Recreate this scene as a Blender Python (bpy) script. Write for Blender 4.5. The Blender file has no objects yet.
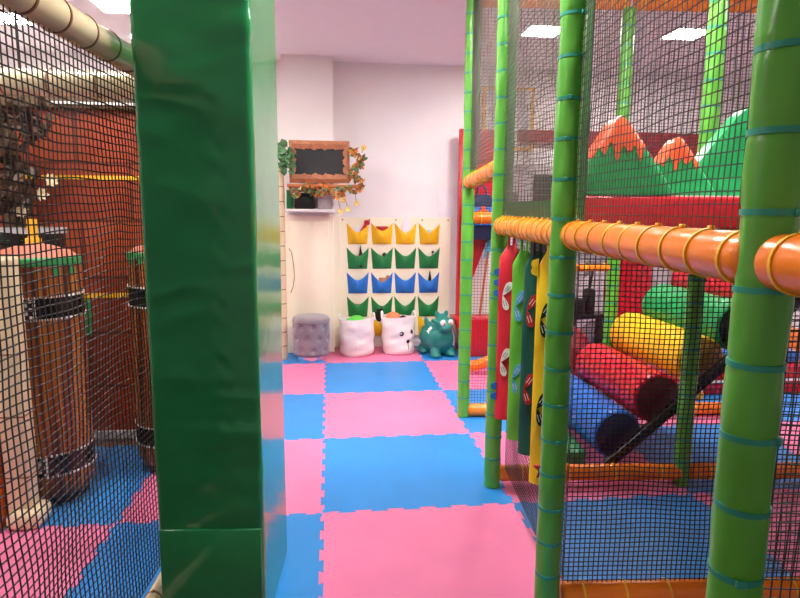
import bpy, bmesh, math, random
from mathutils import Vector, Matrix, Quaternion
random.seed(7)
PI = math.pi
sc = bpy.context.scene
col = sc.collection

# ------------------------------------------------------------------ helpers
def lin(c):
    return tuple(((v/255)/12.92 if v/255 <= .04045 else ((v/255+.055)/1.055)**2.4) for v in c)

def V(*a): return Vector(a)

def obj(name, bm, m, parent=None, smooth=None, loc=None):
    me = bpy.data.meshes.new(name)
    bmesh.ops.recalc_face_normals(bm, faces=bm.faces[:])
    if smooth:
        ang = math.radians(smooth)
        for f in bm.faces: f.smooth = True
        for e in bm.edges:
            if len(e.link_faces) == 2 and e.calc_face_angle(0) > ang: e.smooth = False
    bm.to_mesh(me); bm.free()
    for mm in (m if isinstance(m, (list, tuple)) else [m]): me.materials.append(mm)
    o = bpy.data.objects.new(name, me); col.objects.link(o)
    if parent: o.parent = parent
    if loc is not None: o.location = loc
    return o

def thing(name, label, cat, loc=(0,0,0), rz=0, group=None):
    o = bpy.data.objects.new(name, None); col.objects.link(o)
    o.empty_display_size = .1
    o.location = loc; o.rotation_euler = (0,0,rz)
    o['label'] = label; o['category'] = cat
    if group: o['group'] = group
    return o

def tag(o, label, cat, group=None, kind=None):
    o['label'] = label; o['category'] = cat
    if group: o['group'] = group
    if kind: o['kind'] = kind
    return o

def struct(name, bm, m, smooth=None):
    o = obj(name, bm, m, None, smooth); o['kind'] = 'structure'; return o

def copy_tree(o, parent=None):
    c = o.copy(); col.objects.link(c)
    if parent: c.parent = parent
    for ch in list(o.children): copy_tree(ch, c)
    return c

def frame_of(d):
    d = d.normalized()
    u = d.orthogonal().normalized() if abs(d.z) < .99 else V(1,0,0)
    if abs(d.z) < .99: u = d.cross(V(0,0,1)).normalized()
    return u, d.cross(u).normalized(), d

def box(bm, c, s, rz=0, bev=0, seg=2, mi=0, rot=None):
    M = Matrix.Translation(c) @ (rot if rot is not None else Matrix.Rotation(rz,4,'Z')) @ Matrix.Diagonal((s[0],s[1],s[2],1))
    r = bmesh.ops.create_cube(bm, size=1, matrix=M)
    vs = r['verts']; fs = set(f for v in vs for f in v.link_faces)
    if bev:
        es = list(set(e for v in vs for e in v.link_edges))
        rr = bmesh.ops.bevel(bm, geom=es, offset=bev, segments=seg, profile=.5, affect='EDGES')
        fs = set(rr['faces']) | set(f for f in fs if f.is_valid)
    for f in fs:
        if f.is_valid: f.material_index = mi
    return bm

def prof_rev(bm, p0, axis, prof, segs=24, mi=0, jit=None):
    """revolve a profile of (r, t) round an axis from p0"""
    u, w, d = frame_of(axis)
    rings = []
    for k, (r, t) in enumerate(prof):
        if r < 1e-6:
            rings.append([bm.verts.new(p0 + d*t)])
        else:
            ring = []
            for i in range(segs):
                a = 2*PI*i/segs
                rr = r + (jit(a, t, r) if jit else 0)
                ring.append(bm.verts.new(p0 + d*t + (u*math.cos(a)+w*math.sin(a))*rr))
            rings.append(ring)
    for A, B in zip(rings, rings[1:]):
        for i in range(segs):
            j = (i+1) % segs
            if len(A) == 1 and len(B) == 1: continue
            if len(A) == 1: f = bm.faces.new((A[0], B[i], B[j]))
            elif len(B) == 1: f = bm.faces.new((A[i], A[j], B[0]))
            else: f = bm.faces.new((A[i], A[j], B[j], B[i]))
            f.material_index = mi
    return bm

def cyl(bm, a, b, r, segs=20, r2=None, mi=0):
    a = Vector(a); b = Vector(b); L = (b-a).length
    r2 = r if r2 is None else r2
    return prof_rev(bm, a, b-a, [(0,0),(r,0),(r2,L),(0,L)], segs, mi)

def capsule_bar(bm, a, b, r, segs=28, rd=.02):
    """padded bar with softly rounded ends and faint lengthwise unevenness"""
    a = Vector(a); b = Vector(b); L = (b-a).length
    pr = [(0,0)]
    for k in range(6):
        t = k/5*PI/2
        pr.append((r-rd+rd*math.sin(t), rd-rd*math.cos(t)))
    n = max(4, int(L/.02))
    ph = random.random()*6
    for k in range(1, n):
        t = rd+(L-2*rd)*k/n
        pr.append((r*(1+.012*math.sin(t*47+ph)+.008*math.sin(t*91+ph*2)), t))
    for k in range(6):
        t = PI/2-k/5*PI/2
        pr.append((r-rd+rd*math.sin(t), L-rd+rd*math.cos(t)))
    pr.append((0, L))
    return prof_rev(bm, a, b-a, pr, segs)

def tube(bm, pts, r, segs=8, closed=False, mi=0):
    pts = [Vector(p) for p in pts]
    rings = []
    n = len(pts)
    prev_u = None
    for i, p in enumerate(pts):
        if closed: d = pts[(i+1)%n]-pts[i-1]
        else: d = pts[min(i+1,n-1)]-pts[max(i-1,0)]
        d.normalize()
        if prev_u is None:
            u = d.orthogonal().normalized()
        else:
            u = (prev_u-d*prev_u.dot(d)).normalized()
        prev_u = u; w = d.cross(u)
        rr = r(i/(n-1)) if callable(r) else r
        rings.append([bm.verts.new(p+(u*math.cos(2*PI*k/segs)+w*math.sin(2*PI*k/segs))*rr) for k in range(segs)])
    m = n if closed else n-1
    for i in range(m):
        A, B = rings[i], rings[(i+1)%n]
        for k in range(segs):
            j = (k+1)%segs
            f = bm.faces.new((A[k],A[j],B[j],B[k])); f.material_index = mi
    if not closed:
        for R_ in (rings[0], rings[-1]):
            f = bm.faces.new(R_); f.material_index = mi
    return bm

def prism(bm, poly, M, depth, mi=0, bev=0):
    """extrude a 2-D polygon (local XZ) by depth along local +Y, placed by matrix M"""
    vs = [bm.verts.new(M @ V(x,0,z)) for x, z in poly]
    f = bm.faces.new(vs); f.material_index = mi
    r = bmesh.ops.extrude_face_region(bm, geom=[f])
    nv = [g for g in r['geom'] if isinstance(g, bmesh.types.BMVert)]
    nf = [g for g in r['geom'] if isinstance(g, bmesh.types.BMFace)]
    d = (M.to_3x3() @ V(0,1,0))*depth
    for v in nv: v.co += d
    for v in nv:
        for ff in v.link_faces: ff.material_index = mi
    if bev:
        es = list(set(e for ff in [f]+nf for e in ff.edges))
        bmesh.ops.bevel(bm, geom=es, offset=bev, segments=2, profile=.5, affect='EDGES', clamp_overlap=True)
    return bm

def ellipsoid(bm, c, r, sub=3, rot=None, mi=0):
    M = Matrix.Translation(c) @ (rot.to_4x4() if rot is not None else Matrix.Identity(4)) @ Matrix.Diagonal((r[0],r[1],r[2],1))
    rr = bmesh.ops.create_icosphere(bm, subdivisions=sub, radius=1, matrix=M)
    for v in rr['verts']:
        for f in v.link_faces: f.material_index = mi
    return bm

def leaf(bm, p, d, n, L, W, bend=.3, mi=0):
    """a small folded pointed leaf"""
    d = d.normalized(); s = d.cross(n).normalized(); n = s.cross(d)
    m = [p, p+d*L*.5-n*L*bend*.2, p+d*L-n*L*bend]
    a = [p+d*L*.3+s*W*.5+n*W*.15, p+d*L*.62+s*W*.42+n*W*.1-n*L*bend*.35]
    b = [p+d*L*.3-s*W*.5+n*W*.15, p+d*L*.62-s*W*.42+n*W*.1-n*L*bend*.35]
    v = [bm.verts.new(q) for q in m+a+b]
    for q in ((0,3,1),(3,4,1),(4,2,1),(0,1,5),(5,1,6),(6,1,2)):
        f = bm.faces.new([v[i] for i in q]); f.material_index = mi

def rnd_dir():
    while True:
        v = V(random.uniform(-1,1),random.uniform(-1,1),random.uniform(-1,1))
        if .1 < v.length < 1: return v.normalized()

# ------------------------------------------------------------------ materials
def mat(name, rgb, rough=.5, spec=.5, metal=0, var=.06, vscale=6, bump=0, bscale=40, bdist=.01, coat=0, sheen=0, emis=0, stretch=(1,1,1), sss=0, aniso=0):
    m = bpy.data.materials.new(name); m.use_nodes = True
    nt = m.node_tree; b = nt.nodes['Principled BSDF']
    c = lin(rgb)
    b.inputs['Roughness'].default_value = rough
    b.inputs['Specular IOR Level'].default_value = spec
    b.inputs['Metallic'].default_value = metal
    if coat:
        b.inputs['Coat Weight'].default_value = coat; b.inputs['Coat Roughness'].default_value = .1
    if sheen:
        b.inputs['Sheen Weight'].default_value = sheen; b.inputs['Sheen Roughness'].default_value = .4
    tc = nt.nodes.new('ShaderNodeTexCoord')
    mp = nt.nodes.new('ShaderNodeMapping'); mp.inputs['Scale'].default_value = stretch
    nt.links.new(tc.outputs['Object'], mp.inputs['Vector'])
    no = nt.nodes.new('ShaderNodeTexNoise'); no.inputs['Scale'].default_value = vscale; no.inputs['Detail'].default_value = 4
    nt.links.new(mp.outputs['Vector'], no.inputs['Vector'])
    rp = nt.nodes.new('ShaderNodeValToRGB')
    rp.color_ramp.elements[0].position = .3; rp.color_ramp.elements[1].position = .7
    rp.color_ramp.elements[0].color = (*[max(0,v*(1-var)) for v in c],1)
    rp.color_ramp.elements[1].color = (*[min(1,v*(1+var)) for v in c],1)
    nt.links.new(no.outputs['Fac'], rp.inputs['Fac'])
    nt.links.new(rp.outputs['Color'], b.inputs['Base Color'])
    if bump:
        n2 = nt.nodes.new('ShaderNodeTexNoise'); n2.inputs['Scale'].default_value = bscale; n2.inputs['Detail'].default_value = 3
        nt.links.new(mp.outputs['Vector'], n2.inputs['Vector'])
        bp = nt.nodes.new('ShaderNodeBump'); bp.inputs['Strength'].default_value = bump; bp.inputs['Distance'].default_value = bdist
        nt.links.new(n2.outputs['Fac'], bp.inputs['Height'])
        nt.links.new(bp.outputs['Normal'], b.inputs['Normal'])
    if emis:
        b.inputs['Emission Color'].default_value = (*c,1); b.inputs['Emission Strength'].default_value = emis
    return m

def vinyl(name, rgb, rough=.28, **k):
    kw = dict(var=.05, vscale=5, bump=.25, bscale=14, bdist=.01, spec=.5)
    kw.update(k)
    return mat(name, rgb, rough, **kw)

M = {}
M['wall']   = mat('wall_paint', (241,236,235), .75, .25, bump=.05, bscale=60, var=.01)
M['ceil']   = mat('ceiling_paint', (244,240,239), .8, .2, var=.01)
M['cream']  = mat('cream_panel', (250,240,214), .45, .4, var=.015)
M['brownfl']= mat('brown_floor', (96,66,50), .35, .5, var=.15, vscale=3, stretch=(1,6,1))
M['pink']   = mat('pink_foam', (235,124,168), .42, .45, var=.05, vscale=4, bump=.25, bscale=260, bdist=.002)
M['blue']   = mat('blue_foam', (44,138,214), .42, .45, var=.05, vscale=4, bump=.25, bscale=260, bdist=.002)
M['pillar'] = vinyl('dark_green_vinyl', (34,130,74), .15, bump=.16, bscale=3.2, bdist=.02, stretch=(1,1,1.8), var=.08, coat=.25)
M['post']   = vinyl('green_vinyl', (94,172,60), .3, bump=.3, bscale=11, bdist=.008)
M['tie']    = mat('teal_tie', (46,150,128), .4)
M['ytie']   = mat('yellow_tie', (250,186,30), .4)
M['orange'] = vinyl('orange_vinyl', (250,130,34), .25, bscale=20)
M['net']    = mat('grey_net_cord', (86,75,68), .45, var=.1)
M['lnet']   = mat('dark_net_cord', (36,24,22), .6, var=.1)
M['border'] = vinyl('green_border_vinyl', (52,128,70), .4)
M['beige']  = vinyl('beige_vinyl', (236,214,176), .22, bscale=10, bump=.15)
M['btie']   = mat('brown_tie', (140,95,70), .5)
M['deck']   = mat('deck_ply', (110,84,60), .6, var=.2, stretch=(1,9,1))
M['red']    = vinyl('red_vinyl', (200,26,44), .25)
M['dred']   = vinyl('maroon_vinyl', (150,26,44), .4)
M['yellow'] = vinyl('yellow_vinyl', (238,184,22), .28)
M['green']  = vinyl('emerald_vinyl', (28,150,84), .28)
M['pgreen'] = vinyl('pale_green_vinyl', (110,190,140), .3)
M['vblue']  = vinyl('blue_vinyl', (34,108,196), .28)
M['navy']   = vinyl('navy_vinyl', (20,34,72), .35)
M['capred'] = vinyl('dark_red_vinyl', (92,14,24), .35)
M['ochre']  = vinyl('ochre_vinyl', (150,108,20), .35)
M['black']  = mat('black_plastic', (22,22,24), .35)
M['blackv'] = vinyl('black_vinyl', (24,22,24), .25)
M['opeak']  = vinyl('orange_red_vinyl', (238,92,50), .3)
M['white']  = mat('white_plastic', (244,242,240), .4)
M['paper']  = mat('white_paper', (240,236,240), .8)
M['steel']  = mat('chrome', (225,225,228), .08, metal=1, var=.01)
M['velvet'] = mat('grey_velvet', (140,130,138), .75, sheen=.6, var=.14, vscale=9, bump=.2, bscale=90, bdist=.003)
M['canvas'] = mat('white_canvas', (246,236,232), .85, .2, var=.03, bump=.4, bscale=22, bdist=.012)
M['teal']   = mat('teal_rubber', (20,128,118), .38, var=.05)
M['frame']  = mat('brown_stone', (186,124,88), .6, var=.22, vscale=14, bump=.4, bscale=18, bdist=.01)
M['slate']  = mat('chalkboard_slate', (42,44,47), .55, var=.12)
M['leafg']  = mat('ivy_green', (84,134,86), .5, var=.25, vscale=20)
M['leafo']  = mat('leaf_orange', (224,132,48), .6, var=.3, vscale=18)
M['leafb']  = mat('leaf_brown', (138,104,62), .7, var=.3, vscale=18)
M['leafy']  = mat('leaf_yellow', (250,214,124), .6, var=.15, vscale=18)
M['darkleaf'] = mat('leaf_dark_brown', (78,52,36), .6, var=.3, vscale=18)
M['dome'] = vinyl('dull_salmon_vinyl', (186,112,92), .5)
M['rimg'] = mat('dull_leaf_green', (52,150,84), .5)
M['wood']   = mat('shelf_wood', (190,110,66), .5, var=.15, stretch=(1,8,8))
M['pk_y']   = vinyl('pocket_yellow', (246,192,20), .45, bscale=30)
M['pk_g']   = vinyl('pocket_green', (24,126,64), .45, bscale=30)
M['pk_b']   = vinyl('pocket_blue', (38,116,206), .45, bscale=30)
M['lime']   = mat('lime_plastic', (96,214,70), .4)
M['coral']  = mat('coral_plastic', (244,130,84), .45)
M['skyblue']= mat('sky_blue_felt', (96,186,226), .7)
M['bred']   = vinyl('banner_red', (222,36,56), .5, bscale=25)
M['bgreen'] = vinyl('banner_green', (104,190,56), .5, bscale=25)
M['bdark']  = vinyl('banner_bottle_green', (12,84,70), .5, bscale=25)
M['byellow']= vinyl('banner_yellow', (250,202,22), .5, bscale=25)
M['feltw']  = mat('white_felt', (250,245,240), .8)
M['feltb']  = mat('black_felt', (30,24,24), .8)
M['feltr']  = mat('red_felt', (186,36,48), .8)
M['grey']   = mat('grey_plastic', (176,172,176), .5)
M['orn']    = vinyl('orange_flat', (226,128,56), .5)

def lamp_mat():
    m = bpy.data.materials.new('lamp_diffuser'); m.use_nodes = True
    b = m.node_tree.nodes['Principled BSDF']
    b.inputs['Base Color'].default_value = (.9,.9,.9,1)
    b.inputs['Emission Color'].default_value = (1,.955,.93,1); b.inputs['Emission Strength'].default_value = 60
    return m
M['lamp'] = lamp_mat()

def brick_mat():
    m = bpy.data.materials.new('painted_block'); m.use_nodes = True
    nt = m.node_tree; b = nt.nodes['Principled BSDF']
    tc = nt.nodes.new('ShaderNodeTexCoord'); mp = nt.nodes.new('ShaderNodeMapping')
    mp.inputs['Rotation'].default_value = (PI/2,0,0)
    nt.links.new(tc.outputs['Object'], mp.inputs['Vector'])
    br = nt.nodes.new('ShaderNodeTexBrick'); br.inputs['Scale'].default_value = 1
    br.inputs['Brick Width'].default_value = .62; br.inputs['Row Height'].default_value = .36
    br.inputs['Mortar Size'].default_value = .009
    br.inputs['Color1'].default_value = (*lin((188,82,38)),1); br.inputs['Color2'].default_value = (*lin((162,60,30)),1)
    br.inputs['Mortar'].default_value = (*lin((116,44,24)),1)
    nt.links.new(mp.outputs['Vector'], br.inputs['Vector'])
    no = nt.nodes.new('ShaderNodeTexNoise'); no.inputs['Scale'].default_value = 3
    nt.links.new(tc.outputs['Object'], no.inputs['Vector'])
    mx = nt.nodes.new('ShaderNodeMix'); mx.data_type = 'RGBA'; mx.blend_type = 'MULTIPLY'; mx.inputs[0].default_value = .35
    nt.links.new(br.outputs['Color'], mx.inputs[6]); nt.links.new(no.outputs['Color'], mx.inputs[7])
    nt.links.new(mx.outputs[2], b.inputs['Base Color'])
    b.inputs['Roughness'].default_value = .5
    return m
M['brick'] = brick_mat()

def bag_mat():
    """vertical brown bamboo-like planks with dark gaps, wrapped round the bag by angle"""
    m = bpy.data.materials.new('plank_print_vinyl'); m.use_nodes = True
    nt = m.node_tree; b = nt.nodes['Principled BSDF']
    tc = nt.nodes.new('ShaderNodeTexCoord'); sp = nt.nodes.new('ShaderNodeSeparateXYZ')
    nt.links.new(tc.outputs['Object'], sp.inputs[0])
    at = nt.nodes.new('ShaderNodeMath'); at.operation = 'ARCTAN2'
    nt.links.new(sp.outputs['Y'], at.inputs[0]); nt.links.new(sp.outputs['X'], at.inputs[1])
    cb = nt.nodes.new('ShaderNodeCombineXYZ'); nt.links.new(at.outputs[0], cb.inputs['X'])
    mz = nt.nodes.new('ShaderNodeMath'); mz.operation = 'MULTIPLY'; mz.inputs[1].default_value = .12
    nt.links.new(sp.outputs['Z'], mz.inputs[0]); nt.links.new(mz.outputs[0], cb.inputs['Y'])
    no = nt.nodes.new('ShaderNodeTexNoise'); no.inputs['Scale'].default_value = 5.5; no.inputs['Detail'].default_value = 3
    nt.links.new(cb.outputs[0], no.inputs['Vector'])
    rp = nt.nodes.new('ShaderNodeValToRGB')
    e = rp.color_ramp.elements
    e[0].position = .36; e[0].color = (*lin((52,24,14)),1)
    e[1].position = .5; e[1].color = (*lin((150,74,34)),1)
    k = e.new(.62); k.color = (*lin((196,124,48)),1)
    k = e.new(.44); k.color = (*lin((112,52,26)),1)
    nt.links.new(no.outputs['Fac'], rp.inputs['Fac']); nt.links.new(rp.outputs['Color'], b.inputs['Base Color'])
    b.inputs['Roughness'].default_value = .4
    return m
M['plank'] = bag_mat()

def mural_mat():
    m = bpy.data.materials.new('grey_mural'); m.use_nodes = True
    nt = m.node_tree; b = nt.nodes['Principled BSDF']
    tc = nt.nodes.new('ShaderNodeTexCoord')
    vo = nt.nodes.new('ShaderNodeTexVoronoi'); vo.inputs['Scale'].default_value = 3.2
    nt.links.new(tc.outputs['Object'], vo.inputs['Vector'])
    rp = nt.nodes.new('ShaderNodeValToRGB'); e = rp.color_ramp.elements
    e[0].color = (*lin((92,82,84)),1); e[1].color = (*lin((206,196,198)),1); e[1].position = .75
    nt.links.new(vo.outputs['Color'], rp.inputs['Fac']); nt.links.new(rp.outputs['Color'], b.inputs['Base Color'])
    b.inputs['Roughness'].default_value = .6
    return m
M['mural'] = mural_mat()

# ------------------------------------------------------------------ camera and view
cd = bpy.data.cameras.new('camera'); cam = bpy.data.objects.new('camera', cd); col.objects.link(cam)
F, PITCH, YAW, ROLL, HC = 596.99, .14851, .11903, .0075445, 1.5256
cd.sensor_width = 36; cd.lens = F/800*36; cd.sensor_fit = 'HORIZONTAL'; cd.clip_start = .05
fw = V(math.sin(YAW)*math.cos(PITCH), math.cos(YAW)*math.cos(PITCH), -math.sin(PITCH))
rt = V(math.cos(YAW), -math.sin(YAW), 0); up = rt.cross(fw)
r2 = rt*math.cos(ROLL)+up*math.sin(ROLL); u2 = up*math.cos(ROLL)-rt*math.sin(ROLL)
cam.matrix_world = Matrix(((r2.x,u2.x,-fw.x,0),(r2.y,u2.y,-fw.y,0),(r2.z,u2.z,-fw.z,HC),(0,0,0,1)))
sc.camera = cam
vs = sc.view_settings
sc.display_settings.display_device = 'sRGB'
vs.view_transform = 'Standard'; vs.look = 'None'; vs.gamma = 1; vs.use_curve_mapping = False; vs.exposure = 1.12
w = bpy.data.worlds.new('world'); sc.world = w; w.use_nodes = True
w.node_tree.nodes['Background'].inputs[0].default_value = (1,.95,.92,1)
w.node_tree.nodes['Background'].inputs[1].default_value = .12

# measured directions of the play frame: across (x') and along (y')
AX, AY = V(.99676,-.0805,0), V(.0805,.99676,0)
O = V(.893,3.07,0)
ANG = -math.atan2(.0805,.99676)
def S(a, b, z=0): return O+AX*a+AY*b+V(0,0,z)
CEIL = 3.045
WY = 6.55

# ------------------------------------------------------------------ room shell
bm = bmesh.new(); box(bm, (.9,2.8,-.06), (8.6,8.2,.08)); struct('floor', bm, M['brownfl'])
bm = bmesh.new(); box(bm, (.9,2.8,CEIL+.05), (8.6,8.2,.1)); struct('ceiling', bm, M['ceil'])
bm = bmesh.new(); box(bm, (.9,WY+.05,1.5), (8.6,.1,3.1)); struct('wall_back', bm, M['wall'])
bm = bmesh.new(); box(bm, (-3.35,2.8,1.5), (.1,8.2,3.1)); struct('wall_left', bm, M['wall'])
bm = bmesh.new(); box(bm, (5.15,2.8,1.5), (.1,8.2,3.1)); struct('wall_right', bm, M['wall'])
# chimney-like pier that stands out of the back wall
bm = bmesh.new(); box(bm, (-.2,WY-.115,CEIL/2), (.51,.23,CEIL)); struct('wall_pier', bm, M['wall'])
bm = bmesh.new(); box(bm, (-.2,6.305,.735), (.51,.03,1.45), bev=.006)
box(bm, (-.2,6.287,.735), (.40,.012,1.32), bev=.004); struct('trim_pier', bm, M['cream'])
bm = bmesh.new(); box(bm, (.09,6.53,.74), (.07,.04,1.46), bev=.004); struct('trim_batten', bm, M['cream'])
# partition of painted blocks at the back of the left-hand enclosure
bm = bmesh.new(); box(bm, (-2.0,4.06,1.06), (2.5,.1,2.12)); struct('wall_block_partition', bm, M['brick'])
bm = bmesh.new(); box(bm, (-2.0,4.04,2.17), (2.5,.16,.1), bev=.01); struct('trim_partition_cap', bm, M['deck'])
bm = bmesh.new(); box(bm, (-1.25,3.952,2.15), (.8,.012,.014)); struct('trim_light_strip', bm, M['white'])
bm = bmesh.new()
box(bm, (-1.9,4.008,1.71), (2.2,.012,.024)); box(bm, (-1.9,4.008,.965), (2.2,.012,.03)); struct('trim_yellow_lines', bm, M['ytie'])
bm = bmesh.new(); box(bm, (-1.6,4.0,.03), (1.7,.02,.05)); struct('baseboard_partition', bm, M['grey'])
bm = bmesh.new(); box(bm, (-1.56,4.006,.82), (.07,.012,.24)); struct('trim_green_paint', bm, M['border'])
# maroon board band along the back wall right of the walkway and grey mural below
bm = bmesh.new(); box(bm, (3.5,6.49,1.04), (3.1,.03,1.96)); struct('wall_mural', bm, M['mural'])
bm = bmesh.new(); box(bm, (3.9,6.46,2.19), (2.3,.06,.40), bev=.01); box(bm, (2.4,6.46,2.33), (.7,.06,.12), bev=.01); struct('trim_maroon_band', bm, M['dred'])

# ------------------------------------------------------------------ foam mats with jigsaw edges
X0, Y0 = -.0464, 2.8634
NT = 12; AMP = .0095
def teeth(sign=1):
    out = []
    for k in range(NT):
        a, b = k/NT, (k+1)/NT
        s = AMP if k % 2 == 0 else -AMP
        if k == 0: a = .035
        if k == NT-1: b = 1-.035
        fl = .008*(1 if s > 0 else -1)
        out += [(a+(-.006 if k else 0), s), (b+(.006 if k < NT-1 else 0), s)]
    return [(0,0),(.035,0)]+out+[(.965,0)]
TE = teeth()
cols_txt = {-3:'left of the large punch bag', -2:'in the punch bag column', -1:'in the green pillar column', 0:'in the open walkway',
            1:'just inside the climbing frame', 2:'in the roller ramp column', 3:'right of the roller ramp', 4:'at the far right'}
row_txt = {3:'against the back wall', 2:'second from the back wall', 1:'third from the back wall', 0:'fourth from the back wall', -1:'fifth from the back wall', -2:'nearest the camera'}
hide = {(-3,3),(-2,3),(-1,-2),(-3,2),(-2,2),(-3,1),(4,0),(4,-1),(4,-2),(3,-2),(-3,0),(-3,-1),(-3,-2),(-2,-2),(-2,1)}
for i in range(-3,5):
    for j in range(-2,4):
        if (i,j) in hide: continue
        xa, ya = X0+i, Y0+j; top = min(ya+1, WY-.004)
        pts = []
        for t, d in TE: pts.append((xa+t, ya+d))                       # near edge
        right = [(xa+1+d, ya+t) for t, d in TE]
        far = [(xa+t, ya+1+d) for t, d in TE][::-1]
        left = [(xa+d, ya+t) for t, d in TE][::-1]
        if top < ya+1:
            right = [p for p in right if p[1] < top]+[(xa+1, top)]; left = [(xa, top)]+[p for p in left if p[1] < top]; far = []
        else:
            far = [(xa+1,ya+1)]+far+[(xa,ya+1)]
        if j == -2: pts = [(xa,ya),(xa+1,ya)]
        seq = pts+[(xa+1,ya)]+right+far+left
        P = []
        for p in seq:
            if not P or (abs(p[0]-P[-1][0])+abs(p[1]-P[-1][1])) > 1e-5: P.append(p)
        if (abs(P[0][0]-P[-1][0])+abs(P[0][1]-P[-1][1])) < 1e-5: P.pop()
        bm = bmesh.new()
        cx, cy = xa+.5, (ya+top)/2
        lo = [bm.verts.new((x-cx,y-cy,-.02)) for x,y in P]
        hi = [bm.verts.new((x-cx,y-cy,-.0022)) for x,y in P]
        # tiny chamfer so that the seams read
        ti = []
        n = len(P)
        for k,(x,y) in enumerate(P):
            p0, p2 = Vector(P[k-1]), Vector(P[(k+1)%n]); p1 = Vector((x,y))
            e1 = (p1-p0).normalized(); e2 = (p2-p1).normalized()
            n1 = Vector((-e1.y,e1.x)); n2 = Vector((-e2.y,e2.x)); nn = n1+n2
            nn = nn/max(.6, nn.length_squared)*2 if nn.length > .2 else n1
            q = p1+nn*.0011
            ti.append(bm.verts.new((q.x-cx,q.y-cy,0)))
        for A,B in ((lo,hi),(hi,ti)):
            for k in range(n): bm.faces.new((A[k],A[(k+1)%n],B[(k+1)%n],B[k]))
        bm.faces.new(ti); bm.faces.new(lo[::-1])
        c = 'blue' if (i+j)%2 == 0 else 'pink'
        o = obj('foam_floor_mat', bm, M[c], None, None, (cx,cy,0))
        tag(o, f'{c} foam floor mat {cols_txt[i]}, {row_txt[j]}', 'floor mat', 'interlocking foam floor mats')

# ------------------------------------------------------------------ ceiling lights
lights = [(1.83,5.18,'square ceiling light above the far end of the climbing frame, left of the pair'),
          (3.07,5.08,'square ceiling light above the orange mountain tops, right of the pair'),
          (-1.57,5.03,'square ceiling light above the beige bar beside the green pillar'),
          (-2.59,5.46,'square ceiling light at the far upper left behind the net'),
          (.45,3.3,None),(-1.3,2.9,None),(1.75,3.0,None),(.25,1.95,None),(3.4,2.6,None),(-2.3,1.6,None),(1.5,2.2,None)]
for k,(x,y,lb) in enumerate(lights):
    t = thing('ceiling_light', lb or 'square ceiling light over the play area, out of frame', 'ceiling light', (x,y,CEIL-.001), 0, 'square ceiling lights')
    bm = bmesh.new()
    for dx,dy,sx,sy in ((-.158,0,.016,.332),(.158,0,.016,.332),(0,-.158,.30,.016),(0,.158,.30,.016)): box(bm,(dx,dy,-.006),(sx,sy,.012))
    obj('light_frame', bm, M['white'], t)
    bm = bmesh.new(); box(bm,(0,0,-.004),(.3,.3,.007)); obj('diffuser', bm, M['lamp'], t)

# ------------------------------------------------------------------ green padded pillar
t = thing('padded_pillar', 'tall dark green vinyl padded square pillar in the left foreground', 'pillar', (-.4,2.27,0), ANG)
PW, PD, RT_ = .365, .52, (0,0)
def pad_face(bm, z0, z1, w, d, amp, seed):
    """vinyl-wrapped rectangular tube with soft corners and shallow wrinkles"""
    rnd = random.Random(seed)
    ridges = [(rnd.uniform(z0,z1), rnd.uniform(-.5,.5), rnd.uniform(.015,.04), rnd.uniform(.4,1), rnd.uniform(-.5,.5)) for _ in range(int((z1-z0)*16))]
    per = []
    r = .018
    nx, ny = 22, 26
    hw, hd = w/2, d/2
    for k in range(nx+1): per.append((-hw+r+(w-2*r)*k/nx, -hd, 0,-1, (k/nx-.5)))
    per += [(hw-r+r*math.sin(a), -hd+r-r*math.cos(a), math.sin(a), -math.cos(a), .5) for a in (PI/8,PI/4,3*PI/8)]
    for k in range(ny+1): per.append((hw, -hd+r+(d-2*r)*k/ny, 1,0, 5))
    per += [(hw-r+r*math.cos(a), hd-r+r*math.sin(a), math.cos(a), math.sin(a), 5) for a in (PI/8,PI/4,3*PI/8)]
    for k in range(5): per.append((hw-r-(w-2*r)*k/4, hd, 0,1, 5))
    per += [(-hw+r-r*math.sin(a), hd-r+r*math.cos(a), -math.sin(a), math.cos(a), 5) for a in (PI/8,PI/4,3*PI/8)]
    for k in range(5): per.append((-hw, hd-r-(d-2*r)*k/4, -1,0, 5))
    per += [(-hw+r-r*math.cos(a), -hd+r-r*math.sin(a), -math.cos(a), -math.sin(a), -.5) for a in (PI/8,PI/4,3*PI/8)]
    nz = max(4,int((z1-z0)/.012)); rows = []
    for q in range(nz+1):
        z = z0+(z1-z0)*q/nz
        edge = min(1, min(q,nz-q)/2)
        row = []
        for (x,y,nx_,ny_,s) in per:
            off = 0
            if abs(s) <= .5:
                for (rz,ru,rw,ra,sl) in ridges:
                    dz = (z-rz-(s-ru)*sl*.22)/rw
                    if abs(dz) < 3: off += ra*math.exp(-dz*dz)*math.exp(-((s-ru)/.34)**2)
                cz = .006*math.exp(-((s-.20-.02*math.sin(z*9))/.03)**2)*(math.sin(z*61)+.7*math.sin(z*97+s*40))*max(0,min(1,(2.2-z)*2))
                off = off*amp+cz*.32
            elif s == 5 and nx_ > .5:
                off = amp*.25*math.sin(z*5+y*3)
            off -= (1-edge)*.004
            row.append(bm.verts.new((x+nx_*off, y+ny_*off, z)))
        rows.append(row)
    n = len(per)
    for A,B in zip(rows,rows[1:]):
        for k in range(n): bm.faces.new((A[k],A[(k+1)%n],B[(k+1)%n],B[k]))
    bm.faces.new(rows[0]); bm.faces.new(rows[-1])
bm = bmesh.new(); pad_face(bm, .001, CEIL-.002, PW, PD, .0046, 3); obj('vinyl_cover', bm, M['pillar'], t, 60)
bm = bmesh.new(); box(bm, (0,-PD/2-.004,.21), (PW-.012,.012,.415), bev=.004); obj('lower_cover', bm, M['pillar'], t, 60)

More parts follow.
